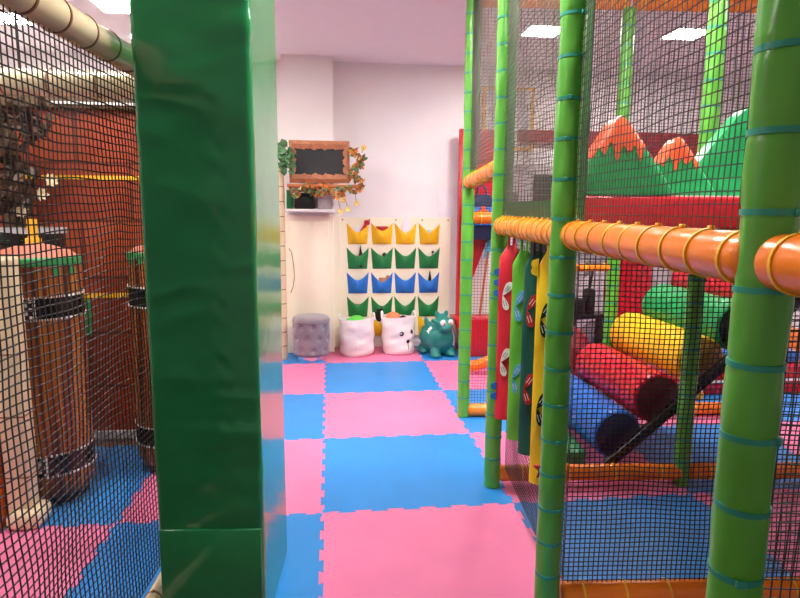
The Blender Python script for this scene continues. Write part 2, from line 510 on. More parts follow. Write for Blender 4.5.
# ------------------------------------------------------------------ soft play frame: posts, bars, nets
fr = thing('soft_play_frame', 'large climbing frame of green padded posts, orange padded bars and netting on the right', 'climbing frame', S(0,0))
def rel(p): return p-O
PR = .0445
def post(a, b, z1, dz=0, z0=.0, name='padded_post'):
    p = rel(S(a,b))
    bm = bmesh.new()
    L = z1-z0; pr = [(0,0),(PR-.004,0),(PR,.006)]
    n = int(L/.008)
    ph = random.random()*9
    for k in range(1,n):
        tt = .006+(L-.012)*k/n
        near = ((z0+tt-dz+.064) % .128)-.064                     # pinched a little under each tie
        pr.append((PR-.0024*math.exp(-(near/.009)**2)+.0009*math.sin(tt*31+ph), tt))
    pr += [(PR,L-.006),(PR-.004,L),(0,L)]
    prof_rev(bm, p+V(0,0,z0), V(0,0,1), pr, 32, jit=lambda A,t_,r: .0012*math.sin(A*3+t_*9+ph)+.0008*math.sin(A*5-t_*23))
    po = obj(name, bm, M['post'], fr, 50); po['label'] = 'green padded post'
    z = dz+.128*math.ceil((z0+.1-dz)/.128)
    while z < z1-.05:
        bm = bmesh.new()
        h = .0052; rr = PR-.0006
        tl = random.uniform(-.06,.06); ta = random.random()*6
        ax = V(tl*math.cos(ta), tl*math.sin(ta), 1).normalized()
        c = p+V(0,0,z)
        prof_rev(bm, c-ax*h, ax, [(rr-.004,0),(rr+.0018,0),(rr+.0018,2*h),(rr-.004,2*h)], 28)
        ang = random.choice([-1.25,-.9,-1.6,-2.0,.9])
        d = V(math.cos(ang), math.sin(ang), 0)
        box(bm, c+d*(rr+.003), (.008,.017,.013), rz=ang, bev=.0015, seg=1)
        ti = obj('cable_tie', bm, M['tie'], po, 40); ti['label'] = 'teal cable tie'
        z += .128
    return po
R1, R2, R3, R4 = 1.14, 0, -1.14, -2.16
CQ = 1.075
post(.005,R4,2.99,dz=1.398-.128*5); post(-.018,R3,2.99,dz=1.5-.128*5); post(0,R2,2.99,dz=1.45-.128*4); post(0,R1,2.99,dz=1.43-.128*5)
post(CQ,R2,2.99,dz=.4); post(CQ,R1,2.9,dz=.35)

def bar(p, q, r, ties, m='orange', tie_m='ytie', parent=fr, lab='orange padded bar', tlab='yellow cable tie', pad=.034, base=O, pq=.0):
    p = p-base; q = q-base
    d = (q-p).normalized(); p = p+d*pad; q = q-d*(pq if parent is fr else pad)
    bm = bmesh.new(); capsule_bar(bm, p, q, r)
    bo = obj('padded_bar', bm, M[m], parent, 50)
    if lab: bo['label'] = lab
    for k in range(ties):
        tt = (k+.5)/ties
        c = p.lerp(q, tt)
        bm = bmesh.new()
        h = .0038; rr = r+.0008
        jx = V(random.uniform(-.08,.08),random.uniform(-.08,.08),random.uniform(-.08,.08))
        ax = (d+jx).normalized()
        prof_rev(bm, c-ax*h, ax, [(rr-.003,0),(rr+.0022,0),(rr+.0022,2*h),(rr-.003,2*h)], 28)
        u,w_,_ = frame_of(d)
        box(bm, c+V(0,0,rr+.003), (.010,.013,.007), rz=ANG, bev=.0015, seg=1)
        o = obj('cable_tie', bm, M[tie_m], bo, 40); o['label'] = tlab
    return bo
ZB = 1.447
bar(S(0,R2,ZB), S(0,R3,ZB), .046, 15)
bar(S(0,R3,ZB), S(0,R4,ZB), .046, 9)
bar(S(0,R4,ZB), S(0,-3.1,ZB), .046, 8)
bar(S(0,R1,1.72), S(0,R2,1.75), .046, 7)
bar(S(0,R1,1.472), S(CQ,R1,1.472), .042, 9)
bar(S(0,R1,2.93), S(CQ,R1,2.93), .042, 12)
bar(S(CQ,R1,2.93), S(2.4,R1,2.93), .042, 10)
bar(S(CQ-.6,R1,1.12), S(CQ,R1,1.12), .026, 4)
bar(S(0,R1,.05), S(CQ,R1,.05), .047, 4)
bar(S(CQ,R1,.05), S(2.4,R1,.05), .047, 5)
bar(S(0,R2,.075), S(CQ,R2,.075), .045, 4)
bar(S(CQ,R2,.075), S(2.3,R2,.075), .045, 5)
bar(S(0,R3,.128), S(1.3,R3,.128), .047, 8)

def net(p00, p10, p01, cell, name, cu=None, m='net', parent=fr, base=O, sag=.006, rad=.0016, border=None, lab=None, mi_b='border', bw=.05, gap=.012):
    """cord net on the parallelogram p00->p10 (width) and p00->p01 (height)"""
    p00 = p00-base; p10 = p10-base; p01 = p01-base
    U = p10-p00; W = p01-p00; nU = max(2,round(U.length/(cu or cell))); nW = max(2,round(W.length/cell))
    N = U.cross(W).normalized()
    rnd = random.Random(int(U.length*1000+W.length*77))
    ph = [rnd.uniform(0,6.28) for _ in range(8)]
    un, wn = U.normalized(), W.normalized()
    def P(s,t_):
        e = min(1, 6*min(s,1-s))*min(1,6*min(t_,1-t_))
        a = s*U.length; b = t_*W.length
        dn = sag*(math.sin(a*5+ph[0])*math.cos(b*4+ph[1])+.6*math.sin(a*11+b*7+ph[2]))
        du = cell*.16*(math.sin(b*9+a*3+ph[3])+.6*math.sin(b*23+ph[4]))
        dw = cell*.22*(math.sin(a*8+b*2+ph[5])+.6*math.sin(a*19+b*13+ph[6]))
        return p00+U*s+W*t_+e*(N*dn+un*du+wn*dw)
    bm = bmesh.new()
    def strand(pts):
        prev = None
        for i,p in enumerate(pts):
            d = (pts[min(i+1,len(pts)-1)]-pts[max(i-1,0)]).normalized()
            s_ = d.cross(N).normalized()
            ring = [bm.verts.new(p+(s_*math.cos(A)+N*math.sin(A))*rad) for A in (0,2*PI/3,4*PI/3)]
            if prev:
                for k in range(3): bm.faces.new((prev[k],prev[(k+1)%3],ring[(k+1)%3],ring[k]))
            prev = ring
    mU = max(4,int(U.length/.045)); mW = max(4,int(W.length/.045))
    for i in range(nU+1): strand([P(i/nU,k/mW) for k in range(mW+1)])
    for i in range(nW+1): strand([P(k/mU,i/nW) for k in range(mU+1)])
    o = obj(name, bm, M[m], parent)
    if lab: o['label'] = lab
    if border:
        bm = bmesh.new()
        off = -N*gap if N.x*1 < 0 else N*gap                          # behind the net, on the inner side
        for (s0,s1,t0,t1) in border:
            M4 = [p00+U*s0+W*t0, p00+U*s1+W*t0, p00+U*s1+W*t1, p00+U*s0+W*t1]
            a = [bm.verts.new(q+off) for q in M4]; b = [bm.verts.new(q+off+(off.normalized()*.006)) for q in M4]
            bm.faces.new(a); bm.faces.new(b[::-1])
            for k in range(4): bm.faces.new((a[k],a[(k+1)%4],b[(k+1)%4],b[k]))
        b_ = obj('net_border', bm, M[mi_b], o); b_['label'] = 'dark green border strip'
    return o
E_ = PR*.9
def span(ba, bb, z0, z1): return S(0,ba,z0), S(0,bb,z0), S(0,ba,z1)
ZN = ZB+.046
net(*span(R3-E_,R4+E_,ZN,2.98), .0235, 'safety_net', .0195, border=[(0,.055,0,1)])
net(*span(R2-E_,R3+E_,ZN,2.98), .0235, 'safety_net', .0195, border=[(0,.14,0,1),(.14,1,0,.05)])
net(*span(R1-E_,R2+E_,1.80,2.98), .0235, 'safety_net', border=[(0,.2,0,1)])
net(S(.062,R2-E_,.12), S(.05,R3+E_,.12), S(.062,R2-E_,ZB-.05), .021, 'safety_net', m='lnet')
net(S(E_,R3,.165), S(1.3,R3,.165), S(E_,R3,1.42), .0182, 'safety_net', m='lnet', rad=.0021)
net(S(E_,R4,.02), S(.7,R4,.02), S(E_,R4,1.42), .0185, 'safety_net', m='lnet', rad=.0016)
net(S(E_,R1,.1), S(CQ-E_,R1,.1), S(E_,R1,1.43), .022, 'safety_net', m='lnet', rad=.0013)
net(S(E_,R1,1.515), S(CQ-E_,R1,1.515), S(E_,R1,2.89), .0225, 'safety_net', m='lnet', rad=.0019)
net(S(CQ+E_,R1,1.515), S(2.4,R1,1.515), S(CQ+E_,R1,2.89), .0225, 'safety_net', m='lnet', rad=.0019)
# unseen plywood deck between the front bays, added to darken the space below
bm = bmesh.new()
q = rel(S(1.2,-.78,1.428)); box(bm, q, (2.26,1.74,.04), rz=ANG)
obj('shading_deck', bm, M['deck'], fr)

# ------------------------------------------------------------------ mountains on a red padded ledge
t = thing('padded_ledge', 'long red padded ledge carrying the three mountain shapes, behind the net', 'padded block', S(.74,-.32,1.449), ANG)
bm = bmesh.new(); box(bm, (0,0,.072), (1.06,.38,.142), bev=.014, seg=3); obj('red_pad', bm, M['red'], t, 40)
bm = bmesh.new(); box(bm, (0,-.02,.146), (1.05,.28,.006)); o = obj('white_top_strip', bm, M['white'], t); o['label'] = 'white top strip'
def mountain(cx, off, h, wl, wr, cap, label, body_m, cap_m, seed, th=.15):
    base = S(.74,-.32,1.6)+AX*cx+AY*off
    t = thing('mountain_shape', label, 'mountain shape', base, ANG, 'mountains on the red ledge')
    rnd = random.Random(seed)
    def side(x):                       # outline height at x
        u = max(0, 1+x/wl if x < 0 else 1-x/wr)
        return h*min(1, (u**.92)*1.04-.10*max(0,u-.86)/.14*.4)
    n = 64; xs = [-wl+(wl+wr)*k/n for k in range(n+1)]
    zt = [max(.001,side(x)) for x in xs]
    # jagged snow line
    def snow(x):
        s = abs((x*19+.3) % 1-.5)*2
        s2 = abs((x*11+.1) % 1-.5)*2
        return cap*h+.04*h-(s-.5)*.20*h-(s2-.5)*.12*h
    def slab(bm, lo, hi, y0, y1, dome):
        F_, B_ = [], []
        rows = 6
        for k,x in enumerate(xs):
            a, b = lo(x), hi(x)
            cf, cb = [], []
            for r_ in range(rows+1):
                z = a+(b-a)*r_/rows
                top = max(.001, side(x)); e = max(0,1-(z/top)) if top > .002 else 0
                edge = min(1, (e*top/.05))**.5 if top > .002 else 0
                edx = min(1, min(x+wl, wr-x)/.05)**.5 if min(x+wl,wr-x) > 0 else 0
                bulge = dome*.5*edge*edx
                cf.append(bm.verts.new((x,y0-bulge,z))); cb.append(bm.verts.new((x,y1,z)))
            F_.append(cf); B_.append(cb)
        ok = [hi(xs[k])-lo(xs[k]) > .006 or hi(xs[k+1])-lo(xs[k+1]) > .006 for k in range(n)]
        for G in (F_,B_):
            for k in range(n):
                A, B = G[k], G[k+1]
                for r_ in range(rows):
                    if ok[k]: bm.faces.new((A[r_],B[r_],B[r_+1],A[r_+1]))
        for k in range(n):
            if not ok[k]: continue
            bm.faces.new((F_[k][rows],F_[k+1][rows],B_[k+1][rows],B_[k][rows]))
            bm.faces.new((F_[k][0],F_[k+1][0],B_[k+1][0],B_[k][0]))
        for k in (ok.index(True), n-ok[::-1].index(True)):
            for r_ in range(rows): bm.faces.new((F_[k][r_],F_[k][r_+1],B_[k][r_+1],B_[k][r_]))
        bmesh.ops.delete(bm, geom=[v for v in bm.verts if not v.link_faces], context='VERTS')
    bm = bmesh.new(); slab(bm, lambda x:0, side, -th/2, th/2, .03); obj('body', bm, M[body_m], t, 50)
    if cap_m:
        bm = bmesh.new()
        slab(bm, lambda x: min(side(x)-.0005, max(snow(x), 0)), lambda x: side(x)+.004, -th/2-.004, th/2+.004, .03)
        o = obj('peak', bm, M[cap_m], t, 50); o['label'] = 'orange peak with a jagged lower edge'
    return t
mountain(-.325, -.112, .335, .215, .26, .52, 'largest green mountain shape with orange peak, left on the red ledge', 'green', 'opeak', 1, .11)
mountain(.0, .0, .265, .17, .20, .52, 'smaller green mountain shape with orange peak, middle of the red ledge', 'green', 'opeak', 2, .08)
mountain(.38, .105, .42, .34, .15, .5, 'plain green mountain shape right on the red ledge, half behind the near post', 'green', None, 3, .09)

# ------------------------------------------------------------------ roller ramp
t = thing('roller_ramp', 'ramp of coloured padded rollers rising to the right inside the climbing frame', 'roller ramp', S(.78,.15,0))
bs = S(.78,.15,0)
centers = [(1.70,.205,'vblue','blue'),(1.925,.43,'red','red'),(2.165,.655,'yellow','yellow'),(2.385,.86,'green','green'),(2.585,1.045,'red','red')]
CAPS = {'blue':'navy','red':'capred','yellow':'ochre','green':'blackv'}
for x,z,m,nm in centers:
    near = V(x,3.22-.08*(x-1.68),z); far = near+V(.0,.86,0)
    bm = bmesh.new(); capsule_bar(bm, near-bs, far-bs, .152, 40, .02)
    ro = o = obj('roller', bm, M[m], t, 50); o['label'] = f'{nm} padded roller'
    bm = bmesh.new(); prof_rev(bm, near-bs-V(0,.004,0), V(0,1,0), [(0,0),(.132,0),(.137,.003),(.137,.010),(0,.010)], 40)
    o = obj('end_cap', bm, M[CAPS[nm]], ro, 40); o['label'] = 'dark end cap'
for off, nm in ((-.065,'front'),(.93,'back')):
    bm = bmesh.new()
    a = V(1.60,3.2,.06)+AY*off; b = V(2.74,3.12,1.12)+AY*off
    d = (b-a); L = d.length; mid = (a+b)/2-bs
    rot = Matrix.Rotation(ANG,4,'Z') @ Matrix.Rotation(-math.atan2(d.z, math.hypot(d.x,d.y)),4,'Y')
    box(bm, mid, (L,.045,.056), rot=rot, bev=.008)
    o = obj('side_rail', bm, M['blackv'], t, 40); o['label'] = 'black side rail'
bm = bmesh.new(); box(bm, V(1.47,3.66,.055)-bs, (.16,.86,.11), rz=ANG, bev=.02, seg=3)
o = obj('foot_wedge', bm, M['border'], t, 40); o['label'] = 'green padded foot'

# ------------------------------------------------------------------ things behind the frame
def simple(name, label, cat, bm, m, smooth=40, group=None, loc=None):
    o = obj(name, bm, m, None, smooth, loc); return tag(o, label, cat, group)
bm = bmesh.new(); box(bm, (2.51,4.75,.80), (.36,.12,1.0), bev=.02)
box(bm, (2.51,4.75,.15), (.30,.1,.31))
simple('padded_board', 'upright red padded board behind the yellow and green rollers', 'padded board', bm, M['red'])
bm = bmesh.new(); ellipsoid(bm, (2.06,4.85,.27), (.20,.22,.28), 3)
bmesh.ops.bisect_plane(bm, geom=bm.verts[:]+bm.edges[:]+bm.faces[:], plane_co=(0,0,.002), plane_no=(0,0,-1), clear_outer=True)
bmesh.ops.holes_fill(bm, edges=bm.edges[:])
simple('padded_hump', 'dull red rounded padded hump on the floor beyond the red roller', 'padded hump', bm, M['dred'], 60)
# dark ride-on toy seen through the lower net
t = thing('ride_on_toy', 'small dark ride-on toy with two wheels beyond the lower net', 'ride-on toy', (2.47,5.45,0), .2)
bm = bmesh.new(); box(bm, (0,0,.52), (.42,.14,.05), bev=.02); box(bm, (.02,0,.66), (.10,.11,.26), bev=.03); box(bm, (-.12,0,.62),(.14,.12,.16),bev=.03)
box(bm,(-.15,0,.25),(.05,.05,.5)); box(bm,(.15,0,.25),(.05,.05,.5)); obj('body', bm, M['black'], t, 40)
for x in (-.15,.15):
    bm = bmesh.new(); cyl(bm, (x,-.09,.132), (x,-.03,.132), .13, 24); obj('wheel', bm, M['black'], t, 40)
bm = bmesh.new(); tube(bm, [(.02,0,.78),(.05,0,.98),(.05,-.12,1.02)], .014); tube(bm, [(.05,0,.98),(.05,.12,1.02)], .014); obj('handlebar', bm, M['black'], t, 40)
# red slide board, plinth
bm = bmesh.new()
Mx = Matrix.Translation((0,6.34,0))
prism(bm, [(1.385,.001),(1.385,2.37),(1.95,2.37),(1.76,1.35),(1.47,.55),(1.44,.001)], Mx, .08, bev=.006)
simple('slide_side_board', 'tall red board tapering downwards beside the far white wall', 'slide board', bm, M['red'])
bm = bmesh.new(); Mx = Matrix.Translation((0,5.98,0))
prism(bm, [(1.40,.001),(1.30,.40),(2.3,.40),(2.3,.001)], Mx, .35, bev=.012)
simple('padded_plinth', 'low red padded plinth along the wall right of the teal dinosaur', 'padded block', bm, M['red'])
t = thing('ladder_strip', 'narrow light blue strip on a thin brown pole slanting beside the red board', 'strip', (1.64,6.31,.401))
bm = bmesh.new()
prism(bm, [(.02,.62),(.08,.62),(.22,1.22),(.16,1.22)], Matrix.Translation((0,-.005,0)), .02)
for k in range(7): box(bm, (.07+.02*k,-.008,.70+.075*k), (.06,.01,.02))
obj('blue_strip', bm, M['skyblue'], t)
bm = bmesh.new(); tube(bm, [(0,0,0),(.03,0,.3),(.07,0,.68)], .014, 8); o = obj('pole', bm, M['wood'], t, 50); o['label'] = 'brown pole'
# dark blue bag with an orange cross
t = thing('backpack', 'dark blue bag with an orange cross hanging on the red board', 'bag', (1.60,6.20,1.22), 0)
bm = bmesh.new()
out = [(-.17,0),(.17,0),(.19,.05),(.18,.30),(.14,.40),(.06,.47),(-.06,.47),(-.14,.40),(-.18,.30),(-.19,.05)]
prism(bm, out, Matrix.Translation((0,-.10,0)), .18, bev=.03); obj('bag_body', bm, M['navy'], t, 40)
bm = bmesh.new(); prism(bm, [(-.13,.15),(.13,.15),(.14,.19),(.13,.34),(-.13,.34),(-.14,.19)], Matrix.Translation((0,-.135,0)), .05, bev=.015)
o = obj('front_pocket', bm, M['vblue'], t, 40); o['label'] = 'blue front pocket'
bm = bmesh.new(); box(bm,(-.02,-.14,.29),(.11,.012,.04)); box(bm,(-.02,-.14,.29),(.04,.0125,.11)); o = obj('cross_patch', bm, M['opeak'], t); o['label'] = 'orange cross'
bm = bmesh.new(); tube(bm, [(-.05,0,.46),(-.04,.03,.54),(.0,.04,.57),(.04,.03,.54),(.05,0,.46)], .012); obj('handle', bm, M['navy'], t, 60)
# orange slanted padded rail deep inside
bm = bmesh.new(); capsule_bar(bm, (1.31,5.35,.06), (1.72,5.30,.22), .05)
simple('slide_rail', 'short slanted orange padded rail on the floor behind the farthest green post', 'padded rail', bm, M['orange'], 50)
# yellow outline frame on the wall
t = thing('wall_frame', 'thin yellow rectangular frame on the white wall behind the upper net', 'frame', (1.95,WY-.02,2.51))
bm = bmesh.new()
for x,z,sx,sz in ((-.27,0,.024,.66),(.27,0,.024,.66),(0,.318,.52,.024),(0,-.318,.52,.024)): box(bm,(x,0,z),(sx,.03,sz))
obj('frame_border', bm, M['ytie'], t)
bm = bmesh.new(); box(bm,(0,.008,0),(.52,.012,.62)); obj('picture_panel', bm, M['paper'], t)
bm = bmesh.new(); box(bm,(2.55,6.46,1.5),(.09,.04,.62),bev=.01); simple('light_slit_panel', 'narrow white upright panel for a slit of light on the mural beyond the window net', 'panel', bm, M['white'])  # white board stands in for a bright slit of light
bm = bmesh.new(); box(bm,(2.36,6.46,1.42),(.24,.04,1.0),bev=.01); struct('door_1', bm, M['slate'])
# right-hand clutter beyond the near post
t = thing('padded_step', 'low red padded step with a white line beyond the nearest post', 'padded block', (3.6,4.75,0))
bm = bmesh.new(); box(bm,(0,0,.115),(1.0,.5,.228),bev=.03); obj('padding', bm, M['red'], t, 40)
bm = bmesh.new(); box(bm,(0,-.251,.12),(.94,.008,.02)); o = obj('white_line', bm, M['white'], t); o['label'] = 'white line'
bm = bmesh.new(); box(bm,(3.6,4.8,.282),(.96,.36,.10),bev=.03); simple('padded_cushion', 'blue padded cushion on top of the red step beyond the nearest post', 'cushion', bm, M['vblue'])
bm = bmesh.new(); box(bm,(3.9,5.3,.205),(1.4,.3,.40),bev=.04); simple('padded_block', 'orange padded block behind the blue cushion at the right edge', 'padded block', bm, M['orange'])
t = thing('toy_car', 'tiny white and blue toy with yellow on the floor right of the black rail', 'toy', (2.92,4.42,0), .4)
bm = bmesh.new(); box(bm,(0,0,.075),(.24,.11,.07),bev=.02); obj('car_body', bm, M['white'], t, 40)
bm = bmesh.new(); box(bm,(-.02,0,.135),(.12,.095,.06),bev=.02); obj('cab', bm, M['vblue'], t, 40)
for x in (-.07,.07):
    for y in (-.055,.055):
        bm = bmesh.new(); cyl(bm,(x,y-.012,.036),(x,y+.012,.036),.035,16); obj('wheel', bm, M['yellow'], t, 40)

# ------------------------------------------------------------------ hanging banners
bann = [  # X, Y, z top, z bottom, width, cloth, motif, fringe, label, side
    (.874,2.80,1.36,.49,.105,'bred','feltw','vblue','red hanging strip with white butterflies, nearest the second green post',-1),
    (.872,2.60,1.35,.455,.095,'bgreen','skyblue','byellow','light green hanging strip with blue butterflies, between the red and bottle green strips',1),
    (.864,2.41,1.36,.465,.095,'bdark','feltr','feltr','bottle green hanging strip with red butterflies, between the light green and yellow strips',1),
    (.848,2.20,1.375,.43,.10,'byellow','feltb','byellow','yellow hanging strip with black butterflies, nearest the camera of the four strips',-1)]
BA = math.radians(-22)
for (x,y,zt,zb,wd,cl,mo,frg,lb,side) in bann:
    t = thing('hanging_banner', lb, 'hanging strip', (x,y,zt), BA, 'padded strips hanging under the orange bar')
    L = zt-zb; wd *= 1.05
    bm = bmesh.new()
    n = 40; m_ = 8; fr_, bk = [], []
    ph = random.random()*6
    for k in range(n+1):
        z = -L*k/n; u = k/n
        w_ = wd/2*min(1, .35+.65*min(1,(u/.07)))
        A, B = [], []
        for q in range(m_+1):
            s = -1+2*q/m_
            e = (1-abs(s)**3)
            wave = .006*math.sin(u*7+ph)+.004*math.sin(u*15+s*2+ph)
            th = .016*e*min(1,.3+u*9)
            A.append(bm.verts.new((s*w_,wave-th,z))); B.append(bm.verts.new((s*w_,wave+th+.002,z)))
        fr_.append(A); bk.append(B)
    for G in (fr_,bk):
        for A,B in zip(G,G[1:]):
            for q in range(m_): bm.faces.new((A[q],A[q+1],B[q+1],B[q]))
    for k in range(n):
        bm.faces.new((fr_[k][0],fr_[k+1][0],bk[k+1][0],bk[k][0])); bm.faces.new((fr_[k][m_],fr_[k+1][m_],bk[k+1][m_],bk[k][m_]))
    for k in (0,n):
        for q in range(m_): bm.faces.new((fr_[k][q],fr_[k][q+1],bk[k][q+1],bk[k][q]))
    obj('cloth_strip', bm, M[cl], t, 60)
    # butterfly motifs: two wings with fine white veins
    for zc in (-.28*L,-.66*L):
        bm = bmesh.new()
        yy = -.0245
        def wing(a0, rl, rw, mi=0, grow=1, y=yy):
            pts = []
            for k in range(18):
                a = 2*PI*k/18
                px = rl*(.5+.5*math.cos(a))*grow; pz = rw*math.sin(a)*(.6+.4*math.cos(a))*grow
                pts.append((px*math.cos(a0)-pz*math.sin(a0)-.032, px*math.sin(a0)+pz*math.cos(a0)))
            prism(bm, pts, Matrix.Translation((0,y,zc)), .010, mi)
        wing(math.radians(58), .078, .026); wing(math.radians(-72), .074, .021)
        for a0,l in ((58,.052),(-72,.048)):
            for dd in (-.005,.006):
                a = math.radians(a0); c = V(math.cos(a),0,math.sin(a)); s_ = V(-math.sin(a),0,math.cos(a))
                box(bm, V(-.032,yy-.001,zc)+c*(l*.8)+s_*dd, (.030,.003,.0018), rot=Matrix.Rotation(-a,4,'Y'), mi=1)
        o = obj('butterfly_patch', bm, [M[mo], M['feltw'] if mo != 'feltw' else M['feltb']], t)
    # scalloped coloured edge
    zs = {'vblue':[(.12,.3),(.78,.9)],'byellow':[(.08,.42)] if cl=='bgreen' else [(.04,.10)],'feltr':[(.45,.93)]}[frg]
    for (u0,u1) in zs:
        bm = bmesh.new()
        nn = max(2,int((u1-u0)*L/.045))
        for k in range(nn):
            zc = -L*(u0+(u1-u0)*(k+.5)/nn)
            prism(bm, [(0,-.021),(side*.024,-.012),(side*.028,.0),(side*.024,.012),(0,.021)], Matrix.Translation((side*(wd/2-.004),-.006,zc)), .012)
        o = obj('scalloped_edge', bm, M[frg], t, 40); o['label'] = {'vblue':'blue scalloped edge','byellow':'yellow scalloped edge','feltr':'red scalloped edge'}[frg]
    if cl == 'byellow':
        bm = bmesh.new()
        pts = []
        for k in range(10):
            r_ = .045 if k%2 == 0 else .02
            pts.append((r_*math.cos(PI/2+k*PI/5), r_*math.sin(PI/2+k*PI/5)))
        prism(bm, pts, Matrix.Translation((.005,-.028,-L+.07)), .012); o = obj('star_patch', bm, M['feltr'], t); o['label'] = 'red star patch'
    # gathered loop that ties it to the bar
    bm = bmesh.new(); tube(bm, [(-.012,0,-.02),(-.014,0,.05),(0,0,ZB-.046-zt+.002),(.014,0,.05),(.012,0,-.02)], .007, 8)
    obj('hanging_loop', bm, M[cl if cl != 'bdark' else 'slate'], t, 60)

# ------------------------------------------------------------------ back wall: pocket organizer
OX, OZ = .73, .92
t = thing('pocket_organizer', 'cream wall organizer with rows of yellow, green and blue pockets', 'wall organizer', (OX,WY-.012,.12))
bm = bmesh.new(); box(bm,(0,0,.66),(1.22,.012,1.315),bev=.003)
for k in range(12): box(bm,(-.6,-.004,.06+.11*k),(.012,.006,.09))
obj('backing_sheet', bm, M['cream'], t)
for k in range(5):
    bm = bmesh.new(); prof_rev(bm, V(-.58+.29*k,-.006,1.295), V(0,-1,0), [(.004,0),(.010,0),(.010,.003),(.004,.004)], 14); obj('eyelet', bm, M['frame'], t, 40)
PCX = [-.418,-.152,.106,.370]; ROWZ = [1.03,.762,.49,.222,-.048+.06]
PMAT = ['pk_y','pk_g','pk_b','pk_g','pk_y']; PH, PWd = .232, .24
def pocket_mesh(seed, h=PH):
    rnd = random.Random(seed)
    bm = bmesh.new()
    nu, nv = 16, 9
    dip = rnd.uniform(.36,.46); fold = rnd.uniform(-.15,.15); dep = rnd.uniform(.04,.055)
    G = []
    for v in range(nv+1):
        row = []
        for u in range(nu+1):
            s = -1+2*u/nu
            top = h*(1-dip*(1-abs(s)**1.7))
            z = top*v/nv
            hw = PWd/2*(.86+.14*z/h)
            bul = dep*(1-abs(s)**2.2)*(.35+.65*math.sin(PI*min(1,(v/nv)*.75)))
            bul -= .012*math.exp(-((s-fold)/.12)**2)*(v/nv)
            if v == 0: bul *= .35
            row.append((s*hw, -bul-.008, z))
        G.append(row)
    O1 = [[bm.verts.new(p) for p in r] for r in G]
    I1 = [[bm.verts.new((p[0]*.985,p[1]+.004,p[2]+.001)) for p in r] for r in G]
    for Q in (O1,I1):
        for A,B in zip(Q,Q[1:]):
            for u in range(nu): bm.faces.new((A[u],A[u+1],B[u+1],B[u]))
    for u in range(nu):
        bm.faces.new((O1[-1][u],O1[-1][u+1],I1[-1][u+1],I1[-1][u])); bm.faces.new((O1[0][u],O1[0][u+1],I1[0][u+1],I1[0][u]))
    for v in range(nv):
        for u in (0,nu): bm.faces.new((O1[v][u],O1[v+1][u],I1[v+1][u],I1[v][u]))
    return bm
for r_ in range(5):
    for c_ in range(4):
        nm = {'pk_y':'yellow','pk_g':'green','pk_b':'blue'}[PMAT[r_]]
        o = obj('pocket', pocket_mesh(r_*7+c_), M[PMAT[r_]], t, 60, (PCX[c_],0,ROWZ[r_])); o['label'] = nm+' fabric pocket'
def in_pocket(r_, c_, dx, dz): return V(OX+PCX[c_]+dx, WY-.034, .12+ROWZ[r_]+dz)
# pocket contents, each a thing
def content(name, label, cat, bm, m, p, rot=0):
    o = obj(name, bm, m, None, 40, p); o.rotation_euler = (0,rot,0); return tag(o, label, cat, 'things in the wall organizer')
bm = bmesh.new(); box(bm,(.015,0,.03),(.08,.008,.12),rot=Matrix.Rotation(.15,4,'Y')); content('paper_sheet','white paper in the first yellow pocket from the left','paper',bm,M['paper'],in_pocket(0,0,-.03,.10))
bm = bmesh.new(); box(bm,(0,0,0),(.035,.02,.15),bev=.008,rot=Matrix.Rotation(.55,4,'Y')); box(bm,(.046,0,.075),(.06,.03,.05),bev=.012); content('red_toy','red toy sticking out of the first yellow pocket','toy',bm,M['feltr'],in_pocket(0,0,.055,.16))
bm = bmesh.new(); box(bm,(0,0,.02),(.13,.02,.12),bev=.004); content('red_box','red and white flat packet in the second yellow pocket','packet',bm,M['feltr'],in_pocket(0,1,0,.115))
bm = bmesh.new(); prism(bm,[(-.05,-.1),(.05,-.1),(.045,.11),(.01,.16),(-.03,.09)],Matrix.Identity(4),.008); content('paper_sheet','tall white paper standing in the third yellow pocket','paper',bm,M['paper'],in_pocket(0,2,.0,.15))
bm = bmesh.new(); ellipsoid(bm,(0,0,0),(.045,.022,.045)); content('blue_ball','small blue ball peeping from the fourth yellow pocket','ball',bm,M['skyblue'],in_pocket(0,3,-.01,.115))
bm = bmesh.new(); prof_rev(bm,V(0,0,-.1),V(0,0,1),[(0,0),(.022,0),(.02,.13),(.008,.20),(.004,.235),(0,.236)],14); content('black_cone','black pointed toy in the first green pocket','toy',bm,M['black'],in_pocket(1,0,.03,.12))
bm = bmesh.new(); ellipsoid(bm,(0,0,0),(.024,.02,.03),2); box(bm,(0,0,-.06),(.016,.016,.1)); content('black_toy','small black knob toy in the second green pocket','toy',bm,M['black'],in_pocket(1,1,.025,.15))
bm = bmesh.new(); ellipsoid(bm,(0,0,0),(.014,.014,.014),2); box(bm,(0,0,-.05),(.006,.006,.09)); content('blue_pin','small blue-headed stick in the fourth green pocket','toy',bm,M['navy'],in_pocket(1,3,.04,.185))
bm = bmesh.new(); box(bm,(-.02,0,-.03),(.09,.022,.1),bev=.01); box(bm,(.035,0,.02),(.045,.022,.05),bev=.012,rot=Matrix.Rotation(.5,4,'Y')); content('brown_toy','red and brown toy in the second blue pocket','toy',bm,M['frame'],in_pocket(2,1,.03,.155))
bm = bmesh.new(); prof_rev(bm,V(0,0,-.1),V(0,0,1),[(0,0),(.02,0),(.017,.14),(.004,.225),(0,.226)],14); content('black_cone','black pointed toy in the fourth blue pocket','toy',bm,M['black'],in_pocket(2,3,.012,.12))
bm = bmesh.new(); ellipsoid(bm,(0,0,0),(.05,.02,.03),2); content('brown_toy','brown toy lying in the lower first green pocket','toy',bm,M['wood'],in_pocket(3,0,-.02,.125))
bm = bmesh.new(); ellipsoid(bm,(0,0,0),(.045,.024,.075),3); box(bm,(.01,-.005,.06),(.09,.04,.045),bev=.015); content('black_toy','black toy in the low yellow pocket between the two white baskets','toy',bm,M['black'],in_pocket(4,1,-.03,.235))
